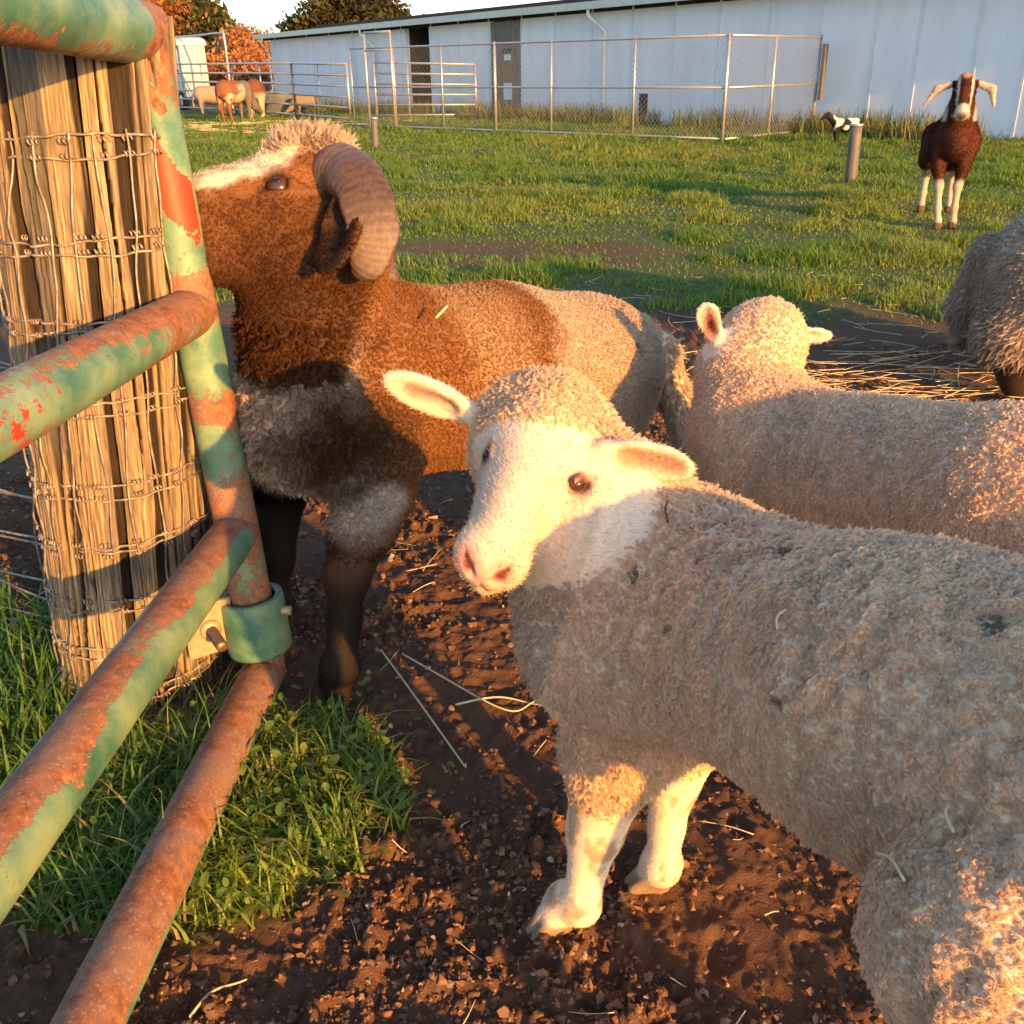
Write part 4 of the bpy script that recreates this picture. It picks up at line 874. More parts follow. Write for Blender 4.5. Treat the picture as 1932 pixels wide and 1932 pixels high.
def wire_fence():
    wm = NT('fence_wire'); o = wm.coord(); n = wm.noise(o, 60, 4); mt = wm.done(wm.bsdf(wm.ramp(n, [(.35, (.17, .12, .085)), (.65, (.33, .28, .24))]), .5, metal=.35))
    w = empty('wire_fence', tuple(POST_B)); tag(w, 'woven wire netting wrapped round the wooden post and running off behind it', 'wire fence')
    rg = np.random.default_rng(4); rows = [1.005, .865, .735, .60, .455, .345, .235, .135, .045]
    front = math.radians(-100)
    def on_post(th, z, lift): r = post_r(np.array([th]), np.array([z]))[0][0]; r = max(r, .135); p = post_axis(np.array([z]))[0]; return p + A(math.cos(th), math.sin(th), 0) * (r + lift)
    away = unit(A(-.86, .50, 0))
    rowpts = []
    for k, z in enumerate(rows):
        pair = []
        for s_ in (0, 1):
            zz = z + (.011 if s_ else -.011) + .004 * rg.standard_normal(); ths = np.linspace(math.radians(-205), math.radians(10), 80); ph = rg.random() * 6
            pts = [on_post(a, zz + .003 * math.sin(a * 4 + ph) + .0012 * math.sin(a * 17 + ph) - .02 * (k > 5) * math.cos(a - front) * 0, .0022 + .0015 * math.sin(a * 9 + ph) ** 2) for a in ths]
            pts = np.array(pts); R_ = pts[:, :2] - post_axis(pts[:, 2])[:, :2]
            tail = [pts[0] + away * t + A(.02 * math.sin(t * 4 + ph), 0, .012 * math.sin(t * 5 + ph) - .02 * t) for t in (.06, .2, .4, .7, 1.1, 1.6, 2.2)]
            line = spline(np.concatenate([tail[::-1], pts[::2]]), 200); pair.append(line)
        mb = MB(); [mb.tube(l, .0023, 6) for l in pair]; rowpts.append(pair)
        for a in np.radians([-195, -176, -155, -137, -118, -99, -81, -62, -44, -28]):   # twisted ties
            a += .05 * rg.standard_normal(); c = on_post(a, z, .004); tg = A(-math.sin(a), math.cos(a), 0)
            for dz in (.011, -.011):
                u = np.linspace(0, 1, 22); cc = c + A(0, 0, dz)
                hx = cc[None] + tg[None] * ((u - .5) * .016)[:, None] + (.0038 * np.cos(u * 15))[:, None] * A(0, 0, 1) + (.0038 * np.sin(u * 15))[:, None] * A(math.cos(a), math.sin(a), 0); mb.tube(hx, .0018, 5)
        mb.build('line_wire', mt, w)
    for a in np.radians([-196, -178, -156, -136, -119, -98, -80, -63, -45, -27]):
        ph = rg.random() * 6; zs = np.linspace(1.03, .03, 70)
        pts = np.array([on_post(a + .030 * math.sin(z * 9 + ph) + .018 * math.sin(z * 23 + ph * 2), z, .0035 + .006 * math.sin(z * 24 + ph) ** 2) for z in zs]); mb = MB(); mb.tube(pts, .0020, 6); mb.build('stay_wire', mt, w)
    for t in np.arange(.12, 2.2, .17):
        b = post_axis(np.array([0.]))[0] + A(math.cos(math.radians(-205)), math.sin(math.radians(-205)), 0) * .14 + away * t; zs = np.linspace(1.0, .01, 40); ph = rg.random() * 6
        pts = np.array([b + (post_axis(np.array([z]))[0] - POST_B) * A(1, 1, 0) + away * (.012 * math.sin(z * 11 + ph)) + A(0, 0, z) + A(0, .01 * math.sin(z * 17), 0) for z in zs]); mb = MB(); mb.tube(pts, .0020, 5); mb.build('stay_wire', mt, w)
gate(fence_post()); wire_fence()

# ------------------------------------------------------------------ ground, dirt, grass, straw
def grass_cover(x, y):
    """0 bare trodden soil .. 1 full turf"""
    p = xyz(x, y); w = (fbm(p * .55, 4, 81) - .5) * 2.6 + (fbm(p * 2.2, 3, 82) - .5) * 1.0
    edge = 4.85 - .16 * (x - .5) + w * .85
    g = sst(-.5, .6, y - edge)
    g = g * (1 - .7 * sst(.585, .66, fbm(p * A(.35, .8, 1), 4, 83)) * (y > 6) * (1 - .5 * sst(10, 16, y)))
    left = sst(.05, -.12, x + .80 + 1.6 * np.maximum(y - 1.72, 0) + .25 * np.maximum(1.3 - y, 0) * 0 + .14 * (fbm(p * 4, 3, 84) - .5)) * sst(.9, 1.15, y)           # turf beside and behind the post
    d = np.sqrt(((x + .50) / .30) ** 2 + ((y - 1.22) / .27) ** 2); tuft = 1 - sst(.75, 1.12, d + .5 * (fbm(p * 9, 3, 85) - .5))
    return np.clip(np.maximum(np.maximum(g, left), tuft), 0, 1)
def gheight(x, y, near=True):
    p = xyz(x, y); h = .05 * (fbm(p * .45, 3, 91) - .5) * sst(4, 9, y)
    near_w = 1 - sst(3.2, 7, np.hypot(x, y))
    d = .030 * (fbm(p * 4.5, 3, 92) - .5)
    rough = .35 + .65 * sst(.35, .6, fbm(p * 3.1, 3, 95))
    c = fbm(p * 34, 4, 93, .6); d = d + .030 * (np.maximum(c - .46, 0)) * rough * 2.6 + .016 * (fbm(p * 80, 3, 94, .65) - .5) * rough
    rg = np.random.default_rng(19); big = len(x) > 5000
    for _ in range(75):
        cx, cy, an = rg.uniform(-.7, 1.1), rg.uniform(.65, 3.2), rg.uniform(0, 6.28); L, W, D = rg.uniform(.028, .045), rg.uniform(.020, .030), rg.uniform(.003, .008)
        k = (np.abs(x - cx) < .11) & (np.abs(y - cy) < .11)
        if not k.any(): continue
        dx, dy = x[k] - cx, y[k] - cy; u = dx * math.cos(an) + dy * math.sin(an); v = -dx * math.sin(an) + dy * math.cos(an); q = np.sqrt((u / L) ** 2 + (v / W) ** 2)
        t_ = np.zeros_like(q); t_ = -D * (1 - sst(.55, 1.0, q)) * (1 - .6 * np.exp(-(v / .005) ** 2)) + .5 * D * np.exp(-((q - 1.25) / .28) ** 2); d[k] += t_
    return h + d * near_w
def ground():
    def axis(lo, hi, a, b, st, grow_):
        m = list(np.arange(a, b, st)); x = a; s_ = st; l = []
        while x > lo: s_ *= grow_; x -= s_; l.append(x)
        x = m[-1]; s_ = st; h = []
        while x < hi: s_ *= grow_; x += s_; h.append(x)
        return np.array(l[::-1] + m + h)
    xs = axis(-900, 900, -.75, 1.05, .0048, 1.035); ys = axis(-60, 1800, .62, 2.3, .0052, 1.022)
    X, Y = np.meshgrid(xs, ys); x, y = X.ravel(), Y.ravel(); z = gheight(x, y)
    nx = len(xs); i = np.arange(len(ys) - 1)[:, None] * nx; j = np.arange(nx - 1)[None]; Q = np.stack([i + j, i + j + 1, i + nx + j + 1, i + nx + j], -1).reshape(-1, 4)
    gc = grass_cover(x, y)
    t = NT('ground'); o = t.coord(); n1 = t.noise(o, 2.2, 5); n2 = t.noise(o, 38, 6, .65); n3 = t.noise(o, 260, 4, .7); n4 = t.noise(o, .9, 4)
    dirt = t.mix(t.ramp(n1, [(.35, 0), (.65, 1)]), (.110, .054, .030), (.165, .082, .044)); dirt = t.mix(t.ramp(n2, [(.3, .6), (.6, 0)]), dirt, (.075, .044, .028)); dirt = t.mix(t.ramp(n3, [(.62, 0), (.72, .55)]), dirt, (.28, .18, .115))
    turf = t.mix(t.ramp(n2, [(.35, 0), (.65, 1)]), (.045, .075, .016), (.095, .14, .030)); turf = t.mix(t.ramp(n4, [(.4, 0), (.65, .6)]), turf, (.12, .095, .035))
    c = t.mix(t.attr('turf', 'Fac'), dirt, turf)
    m = t.done(t.bsdf(c, .92, t.bump(t.math('ADD', n3, t.math('MULTIPLY', n2, 1.5)), .8, .006), spec=.15))
    o = mesh_np('ground', np.stack([x, y, z], 1), Q, m, None, True, {'turf': gc}); tag(o, 'trodden dark soil and paddock turf', kind='structure')
def clods():
    r = np.random.default_rng(51); n = 60000; yy = .62 + 3.4 * r.random(n) ** 1.5; xx = (r.random(n) * 2 - 1) * .62 * (yy * .9 + .5)
    dens = fbm(xyz(xx, yy) * 3.1, 3, 95); k = (r.random(n) < .15 + .85 * sst(.38, .6, dens)) & (grass_cover(xx, yy) < .5); xx, yy = xx[k], yy[k]; n = len(xx)
    s_ = np.exp(r.normal(-6.0, .50, n)); s_ = np.minimum(s_, .0068) * (1 + .25 * (yy - 1))
    ph = (1 + 5 ** .5) / 2; iv = np.array([[-1, ph, 0], [1, ph, 0], [-1, -ph, 0], [1, -ph, 0], [0, -1, ph], [0, 1, ph], [0, -1, -ph], [0, 1, -ph], [ph, 0, -1], [ph, 0, 1], [-ph, 0, -1], [-ph, 0, 1]]) / 1.9
    it = np.array([[0, 11, 5], [0, 5, 1], [0, 1, 7], [0, 7, 10], [0, 10, 11], [1, 5, 9], [5, 11, 4], [11, 10, 2], [10, 7, 6], [7, 1, 8], [3, 9, 4], [3, 4, 2], [3, 2, 6], [3, 6, 8], [3, 8, 9], [4, 9, 5], [2, 4, 11], [6, 2, 10], [8, 6, 7], [9, 8, 1]])
    V = iv[None] * (1 + .45 * r.standard_normal((n, 12, 1))) * s_[:, None, None] * (A(1, 1, .75) * (1 + .2 * r.standard_normal((n, 1, 3))))
    V[:, :, 0] += xx[:, None]; V[:, :, 1] += yy[:, None]; V[:, :, 2] += (gheight(xx, yy) + s_ * .35)[:, None]
    T = (it[None] + np.arange(n)[:, None, None] * 12).reshape(-1, 3)
    st = r.random(n); col = np.where((st < .93)[:, None], A(.175, .088, .046) * (.7 + .7 * r.random((n, 1))), A(.30, .22, .16) * (.6 + .6 * r.random((n, 1))))
    t = NT('clods'); m = t.done(t.bsdf(t.attr('Col'), .9, spec=.2))
    o = mesh_np('dirt_crumbs', V.reshape(-1, 3), T, m, None, False, {'Col': np.repeat(col, 12, 0)}); tag(o, 'loose crumbs of soil and grit over the trodden dirt', kind='stuff')
def blades(name, x, y, h, w, col, seed, label, bend=.5, mat=None, z=None):
    r = np.random.default_rng(seed); n = len(x); z = gheight(x, y) - .004 if z is None else z
    a = r.random(n) * 2 * np.pi; d = np.stack([np.cos(a), np.sin(a), np.zeros(n)], 1); sd = np.stack([-np.sin(a + .5 * r.standard_normal(n)), np.cos(a), np.zeros(n)], 1); b = bend * (.3 + r.random(n)); up = A(0, 0, 1)
    root = np.stack([x, y, z], 1); V = np.zeros((n, 7, 3)); tt = [0, .38, .72, 1.0]
    for k, t_ in enumerate(tt):
        c = root + d * (h * b * t_ ** 1.8)[:, None] + up * (h * (t_ - .42 * b * t_ ** 2.2))[:, None]; ww = w * (1 - t_ ** 1.6) * .5
        if k < 3: V[:, 2 * k] = c - sd * ww[:, None]; V[:, 2 * k + 1] = c + sd * ww[:, None]
        else: V[:, 6] = c
    i = np.arange(n)[:, None] * 7; Q = np.concatenate([i + np.array([[0, 1, 3, 2]]), i + np.array([[2, 3, 5, 4]])]); T = i + np.array([[4, 5, 6]])
    o = mesh_np(name, V.reshape(-1, 3), [Q, T], mat, None, False, {'Col': np.repeat(col, 7, 0)}); tag(o, label, kind='stuff'); return o
def leaf_mat(name, rough=.55, tr=.45):
    t = NT(name); c = t.attr('Col'); d = t.bsdf(c, rough, spec=.35); tl = t.n('BsdfTranslucent', {'Color': t.mix(1.0, c, (1.3, 1.25, .6), 'MULTIPLY')}).outputs[0]; return t.done(t.mixsh(tr, d, tl))
def greenery():
    LM = leaf_mat('grass_blade')
    r = np.random.default_rng(61); n = 620000; u = r.random(n); y = 4.3 * (31.0 / 4.3) ** (u ** .78); x = (r.random(n) * 2 - 1) * (.60 * y + .6); x = x - .01 * y
    p = xyz(x, y); gc = grass_cover(x, y); cl = fbm(p * A(2.3, 2.3, 1), 3, 62); cl2 = fbm(p * .6, 3, 63)
    k = r.random(n) < gc * ((.14 + .22 * sst(7, 12, y)) + .80 * sst(.42, .55, cl)) * .90; x, y, cl, cl2 = x[k], y[k], cl[k], cl2[k]; n = len(x)
    h = (.026 + .070 * sst(.44, .72, cl) ** 1.3 * (.5 + r.random(n))) * (1 + .018 * y); w = (.0035 + .0014 * y * .62) * (.7 + .6 * r.random(n))
    t = r.random((n, 1)); col = A(.075, .165, .026) * (1 - t) + A(.19, .28, .046) * t; yl = (sst(.45, .66, cl2) * r.random(n))[:, None]; col = col * (1 - .65 * yl) + A(.36, .34, .070) * .65 * yl; dry = (r.random(n) < .05)[:, None]; col = np.where(dry, A(.30, .22, .10), col)  # yellow patches put sunlit grass into the colour
    blades('grass', x, y, h, w, col, 64, 'short green paddock grass with dew and bare gaps', .75, LM)
    # beside the post, on the left
    n = 17000; y = .95 + 3.6 * r.random(n); x = -.52 - r.random(n) * (.62 * y); gc = grass_cover(x, y); k = (r.random(n) < gc) & ~((np.hypot(x - POST_B[0], y - POST_B[1]) < .155)); x, y = x[k], y[k]; n = len(x)
    h = (.05 + .10 * r.random(n) ** 1.5) * (1 + .6 * np.exp(-((np.hypot(x - POST_B[0], y - POST_B[1]) - .17) / .06) ** 2)); w = .0045 + .0035 * r.random(n); t = r.random((n, 1)); col = A(.050, .135, .022) * (1 - t) + A(.13, .23, .045) * t; dry = (r.random(n) < .06)[:, None]; col = np.where(dry, A(.34, .26, .13), col)
    blades('grass', x, y, h, w, col, 66, 'longer green grass growing left of the wooden post', .8, LM)
    # foot of the gate: blade colours brightened and yellowed to read as sunlit
    n = 8000; a = r.random(n) * 2 * np.pi; q = np.sqrt(r.random(n)); x = -.50 + .33 * q * np.cos(a); y = 1.22 + .30 * q * np.sin(a); k = (r.random(n) < grass_cover(x, y) * .8) & ~((np.hypot(x - POST_B[0], y - POST_B[1]) < .15)); x, y = x[k], y[k]; n = len(x)
    h = (.018 + .070 * r.random(n) ** 1.8); w = .0032 + .0045 * r.random(n); t = r.random((n, 1)); col = A(.10, .19, .026) * (1 - t) + A(.30, .36, .06) * t; dry = (r.random(n) < .08)[:, None]; col = np.where(dry, A(.40, .33, .15), col)
    blades('grass', x, y, h, w, col, 68, 'grass clump at the foot of the gate, low sun put into its bright colour', 1.1, LM)
    # small leafy weeds among that grass: many little rounded, toothed leaves
    n = 800; a = r.random(n) * 2 * np.pi; q = np.sqrt(r.random(n)); x = -.42 + .32 * q * np.cos(a); y = 1.26 + .30 * q * np.sin(a); k = (r.random(n) < grass_cover(x, y) + .10) & ~((np.hypot(x - POST_B[0], y - POST_B[1]) < .16)); x, y = x[k], y[k]; n = len(x)
    m = 9; th = np.arange(m) * 2 * np.pi / m; sz = .004 + .007 * r.random(n) ** 1.8; hh = gheight(x, y) + .012 + .045 * r.random(n); an = r.random(n) * 2 * np.pi; tilt = .7 * r.standard_normal((n, 2))
    lx = np.cos(th) * (1 + .12 * np.cos(3 * th)); ly = np.sin(th) * .75
    U = np.stack([np.cos(an), np.sin(an), tilt[:, 0] * .6], 1); W = np.stack([-np.sin(an), np.cos(an), tilt[:, 1] * .6], 1)
    V = np.stack([x, y, hh], 1)[:, None] + sz[:, None, None] * (U[:, None] * lx[None, :, None] + W[:, None] * ly[None, :, None]); V[:, :, 2] += (.25 * sz)[:, None] * (np.abs(ly)[None] - .3)
    V = np.concatenate([V, np.stack([x, y, hh], 1)[:, None]], 1); i = np.arange(n)[:, None, None] * (m + 1); jj = np.arange(m); T = (i + np.stack([jj, (jj + 1) % m, np.full(m, m)], 1)[None]).reshape(-1, 3)
    t = r.random((n, 1)); col = A(.07, .15, .025) * (1 - t) + A(.22, .29, .055) * t
    o = mesh_np('weeds', V.reshape(-1, 3), T, LM, None, False, {'Col': np.repeat(col, m + 1, 0)}); tag(o, 'small leafy weeds creeping among the grass below the gate', kind='stuff')
    # tall weeds along the barn foot
    n = 15000; t = r.random(n); b0, b1 = BARN_A, BARN_B; base = b0[None] * (1 - t[:, None]) + b1[None] * t[:, None]; off = r.random(n) ** 1.3 * 1.1
    x = base[:, 0] - BN[0] * -off; y = base[:, 1] + BN[1] * off; k = (t > .16) & (fbm(xyz(t * 40, off), 2, 3) > .38); x, y = x[k], y[k]; n = len(x)
    h = .15 + .45 * r.random(n) ** 1.6; col = A(.07, .12, .025) * (1 - r.random((n, 1))) + A(.26, .24, .075) * r.random((n, 1)); blades('weeds', x, y, h, np.full(n, .020), col, 70, 'tall yellowing weeds along the foot of the barn wall', .5, LM)
def stalk(mb, p, ang, L, r, bend, rg, lift=.006):
    d = A(math.cos(ang), math.sin(ang), 0); s_ = A(-d[1], d[0], 0); u = np.linspace(-.5, .5, 9); pts = np.asarray(p)[None] + d * (u * L)[:, None] + s_ * (bend * L * (u ** 2 - .1))[:, None]
    g_ = gheight(pts[:, 0], pts[:, 1]); pts[:, 2] = np.polyval(np.polyfit(u, g_, 1), u) + .6 * np.max(g_ - np.polyval(np.polyfit(u, g_, 1), u)) + r + lift * (.3 + rg.random()) + .0012 * np.sin(u * 5 + rg.random() * 6); mb.tube(pts, r * (1 - .35 * (u + .5)), 5)
def straw():
    rg = np.random.default_rng(71); t = NT('straw'); o = t.coord(); m = t.done(t.bsdf(t.mix(t.noise(o, 30, 3), (.46, .33, .17), (.66, .52, .30)), .6, spec=.3))
    mb = MB()
    for _ in range(230): stalk(mb, A(.85 + 1.15 * rg.random() + .22 * rg.standard_normal(), 2.85 + .95 * rg.random() + .2 * rg.standard_normal(), 0), rg.normal(.05, .6), .08 + .30 * rg.random() ** 1.4, .0012 + .0011 * rg.random(), .15 * rg.standard_normal(), rg, .020)
    for _ in range(110): stalk(mb, A(-.5 + 1.5 * rg.random(), .75 + 2.4 * rg.random(), 0), rg.random() * 6.28, .02 + .09 * rg.random() ** 2, .0007 + .0006 * rg.random(), .08 * rg.standard_normal(), rg)
    for _ in range(90): stalk(mb, A(-.8 + 3.0 * rg.random(), 4.0 + 1.6 * rg.random(), 0), rg.random() * 6.28, .06 + .2 * rg.random() ** 2, .0016, .3 * rg.standard_normal(), rg)
    o = mb.build('loose_straw', m); tag(o, 'loose straw scattered over the trodden dirt', kind='stuff')
    for (a, b, c, lab) in (((760, 1248), (940, 1340), (1010, 1330), 'long bent straw stalk lying on the dirt between ram and lamb'), ((720, 1240), (860, 1430), (880, 1450), 'thin straight stalk on the dirt below the ram'),
                           ((360, 1932), (410, 1875), (465, 1845), 'curled dry stalk on the dirt at the bottom beside the lowest rail'), ((860, 1340), (950, 1322), (1020, 1335), 'short pale stalk crossing the long bent stalk')):
        P3 = spline([gnd(*a), gnd(*b), gnd(*c)], 24); u_ = np.linspace(0, 1, 24); P3[:, 2] = np.polyval(np.polyfit(u_, gheight(P3[:, 0], P3[:, 1]), 2), u_) + .010 + .003 * np.sin(u_ * 6); V, Q, T = tube(P3, np.linspace(.0022, .0014, 24), 6)
        o = mesh_np('straw_stalk', V, [Q, T], m, origin=P3[12] * A(1, 1, 0)); tag(o, lab, 'straw')
    # a trodden mat of hay where the donkeys stand
    mb = MB()
    for _ in range(700): stalk(mb, A(-7.4 + 3.6 * rg.standard_normal() * .6, 24.6 + 1.6 * rg.standard_normal(), 0), rg.random() * 6.28, .2 + .4 * rg.random(), .006, .2 * rg.standard_normal(), rg, .03)
    o = mb.build('hay', m); tag(o, 'trodden hay strewn on the grass where the donkeys stand', kind='stuff')

# ------------------------------------------------------------------ barn, pens, trailer, trees
BD = unit(A(-1, 1.40, 0)); BN = unit(A(-1.40, -1, 0)); BARN_R = A(7.84, 15.95, 0)
def wall_s(px, py=170):                                # metres along the barn wall (from BARN_R, growing to the far left) for a picture column
    d = ray(px, py); t = ((BARN_R - EYE) @ BN) / (d @ BN); p = EYE + d * t; return (p - BARN_R) @ BD, p[2]
S_END = wall_s(519)[0]; BARN_A = BARN_R - BD * 5.0; BARN_B = BARN_R + BD * S_END
def barn():
    b = empty('barn', tuple(BARN_R)); tag(b, 'long white panelled barn with a low roof, one dark doorway and a wooden door', 'barn')
    t = NT('barn_paint'); o = t.coord(); n1 = t.noise(t.mapping(o, (1.2, 1.2, .25)), 2.0, 5); n2 = t.noise(o, 9, 5); sep = t.n('SeparateXYZ', {0: o}).outputs[2]
    c = t.mix(t.ramp(n1, [(.35, 0), (.7, .5)]), (.78, .77, .81), (.58, .575, .60)); low = t.ramp(t.math('ADD', t.math('MULTIPLY', sep, 1.6), t.math('MULTIPLY', n2, .9)), [(.50, 1), (.62, 0)]); c = t.mix(t.math('MULTIPLY', low, .7), c, (.26, .30, .22))
    c = t.mix(t.ramp(t.noise(t.mapping(o, (3, 3, .5)), 3, 4), [(.66, 0), (.72, .25)]), c, (.40, .40, .37))
    wallm = t.done(t.bsdf(c, .6, t.bump(n2, .15, .01)))
    trim = plain('barn_trim', (.70, .72, .73), .55, .2, 6); gut = plain('gutter_metal', (.50, .55, .50), .45, .25, 8); dark = plain('barn_inside_shade', (.03, .028, .026), .9)
    F3 = np.stack([BD, BN, A(0, 0, 1)], 1)               # along, out, up
    Pt = lambda s_, o_, z: BARN_R + BD * s_ + BN * o_ + A(0, 0, z)
    He = wall_s(1048, 30)[1]; top = He
    d0, d1 = wall_s(814)[0], wall_s(771)[0]; w0, w1 = wall_s(983)[0], wall_s(929)[0]
    mb = MB(); box = lambda mb, s0, s1, o0, o1, z0, z1: mb.box((s0, o0, z0), (s1, o1, z1), F3, BARN_R)
    # wall in stretches between the openings
    for s0, s1 in ((-6, w0), (w1, d0), (d1, S_END)): box(mb, s0, s1, -.12, 0, -.1, top)
    mb.add(np.array([Pt(S_END, -.12, -.1), Pt(S_END, -7, -.1), Pt(S_END, -7, top + .7), Pt(S_END, -.12, top)]), [[0, 1, 2, 3]])
    mb.build('wall', wallm, b, False)
    mb = MB()
    for px in (529, 588, 629, 673, 717, 763, 818, 869, 925, 986, 1048, 1116, 1190, 1268, 1350, 1442, 1537, 1640, 1721, 1830, 1925):
        mb = MB(); s_ = wall_s(px)[0]; box(mb, s_ - .028, s_ + .028, .002, .011, .0, top + .12); mb.build('batten', trim, b, False)
    pass
    mb = MB(); box(mb, -6, S_END + .6, -.10, .0, top + .004, top + .10); box(mb, d0, d1, -2.0, -1.9, 0, top); box(mb, d0 - .1, d0 - .003, -1.9, -.125, 0, top); box(mb, d1 + .003, d1 + .1, -1.9, -.125, 0, top); box(mb, -6, S_END, -2.0, -1.9, top, top + .5); mb.build('interior_shade', dark, b, False)  # near-black boxes colour in the shade of the doorway and open eave
    # roof sheet with corrugated edge, fascia and gutter
    t = NT('roof_sheet'); roofm = t.done(t.bsdf((.34, .38, .37), .6))
    n = 900; ss = np.linspace(-6, S_END + .65, n); zc = .018 * np.sin(ss * 2 * np.pi / .20); V = np.concatenate([[Pt(s_, .38, top + .16 + z) for s_, z in zip(ss, zc)], [Pt(s_, -7.5, top + .95 + z) for s_, z in zip(ss, zc)]])
    i = np.arange(n - 1); mesh_np('roof', V, np.stack([i, i + 1, i + n + 1, i + n], 1), roofm, b, False)
    mb = MB(); box(mb, -6, S_END + .62, .30, .39, top + .05, top + .20); mb.build('gutter', gut, b, False)
    mb = MB()
    for s_ in np.arange(-5.5, S_END + .6, 1.0): mb = MB(); box(mb, s_ - .03, s_ + .03, -1.8, .29, top + .104, top + .135); mb.build('rafter', trim, b, False)
    for px, dx in ((1142, .25), (712, .25), (515, .0)):
        s_ = wall_s(px)[0] - (.12 if px == 515 else 0); pts = spline([Pt(s_ + dx, .34, top + .05), Pt(s_ + dx, .30, top - .10), Pt(s_, .08, top - .38), Pt(s_, .06, top - .6), Pt(s_, .06, 1.0), Pt(s_, .06, .20), Pt(s_ + .05, .22, .08)], 40); m2 = MB(); m2.tube(pts, .038, 8); m2.build('downpipe', trim, b)
    t = NT('old_boards'); o = t.coord(); nn = t.noise(t.mapping(o, (9, 9, .8)), 3, 5); wd = t.done(t.bsdf(t.ramp(nn, [(.3, (.10, .085, .075)), (.7, (.27, .23, .20))]), .85, t.bump(nn, .4, .01)))
    mb = MB(); k = 6
    for i in range(k): a, c_ = w0 + (w1 - w0) * i / k, w0 + (w1 - w0) * (i + 1) / k; box(mb, a + .004, c_ - .004, -.08 + .006 * (i % 2), .012 + .006 * (i % 2), .02, top - .02)
    dr = mb.build('wooden_door', wd, b, False)
    cw = .5 * (w0 + w1) - .10; mb = MB(); box(mb, cw - .16, cw + .16, .02, .22, 1.62, 1.68); box(mb, cw - .05, cw + .05, .02, .10, 1.55, 1.62); mb.build('door_lamp', plain('lamp_grey', (.16, .16, .16), .5), dr, False)
    mb = MB(); box(mb, cw - .14, cw + .14, .02, .032, 1.36, 1.50); mb.build('notice', plain('notice_white', (.75, .76, .78), .6), dr, False)
    mb = MB(); box(mb, cw - .2, cw + .2, .02, .035, .86, 1.24); mb.build('notice_board', plain('cork_brown', (.32, .17, .08), .8), dr, False)
    mb = MB(); box(mb, cw - .18, cw + .18, .02, .035, .44, .84); mb.build('notice', plain('notice_blue_white', (.66, .70, .78), .6), dr, False)
    hs = wall_s(1215)[0]; mb = MB(); box(mb, hs - .13, hs + .13, .003, .016, .18, .62); mb.build('hatch_shade', dark, b, False)  # near-black board painted as the shade inside a small opening
    mb = MB(); vs = wall_s(1150, 0)[0]; box(mb, vs - .25, vs + .25, -.6, -.2, top + .2, top + .42); mb.build('roof_vent', plain('vent_red', (.16, .02, .02), .6), b, False)
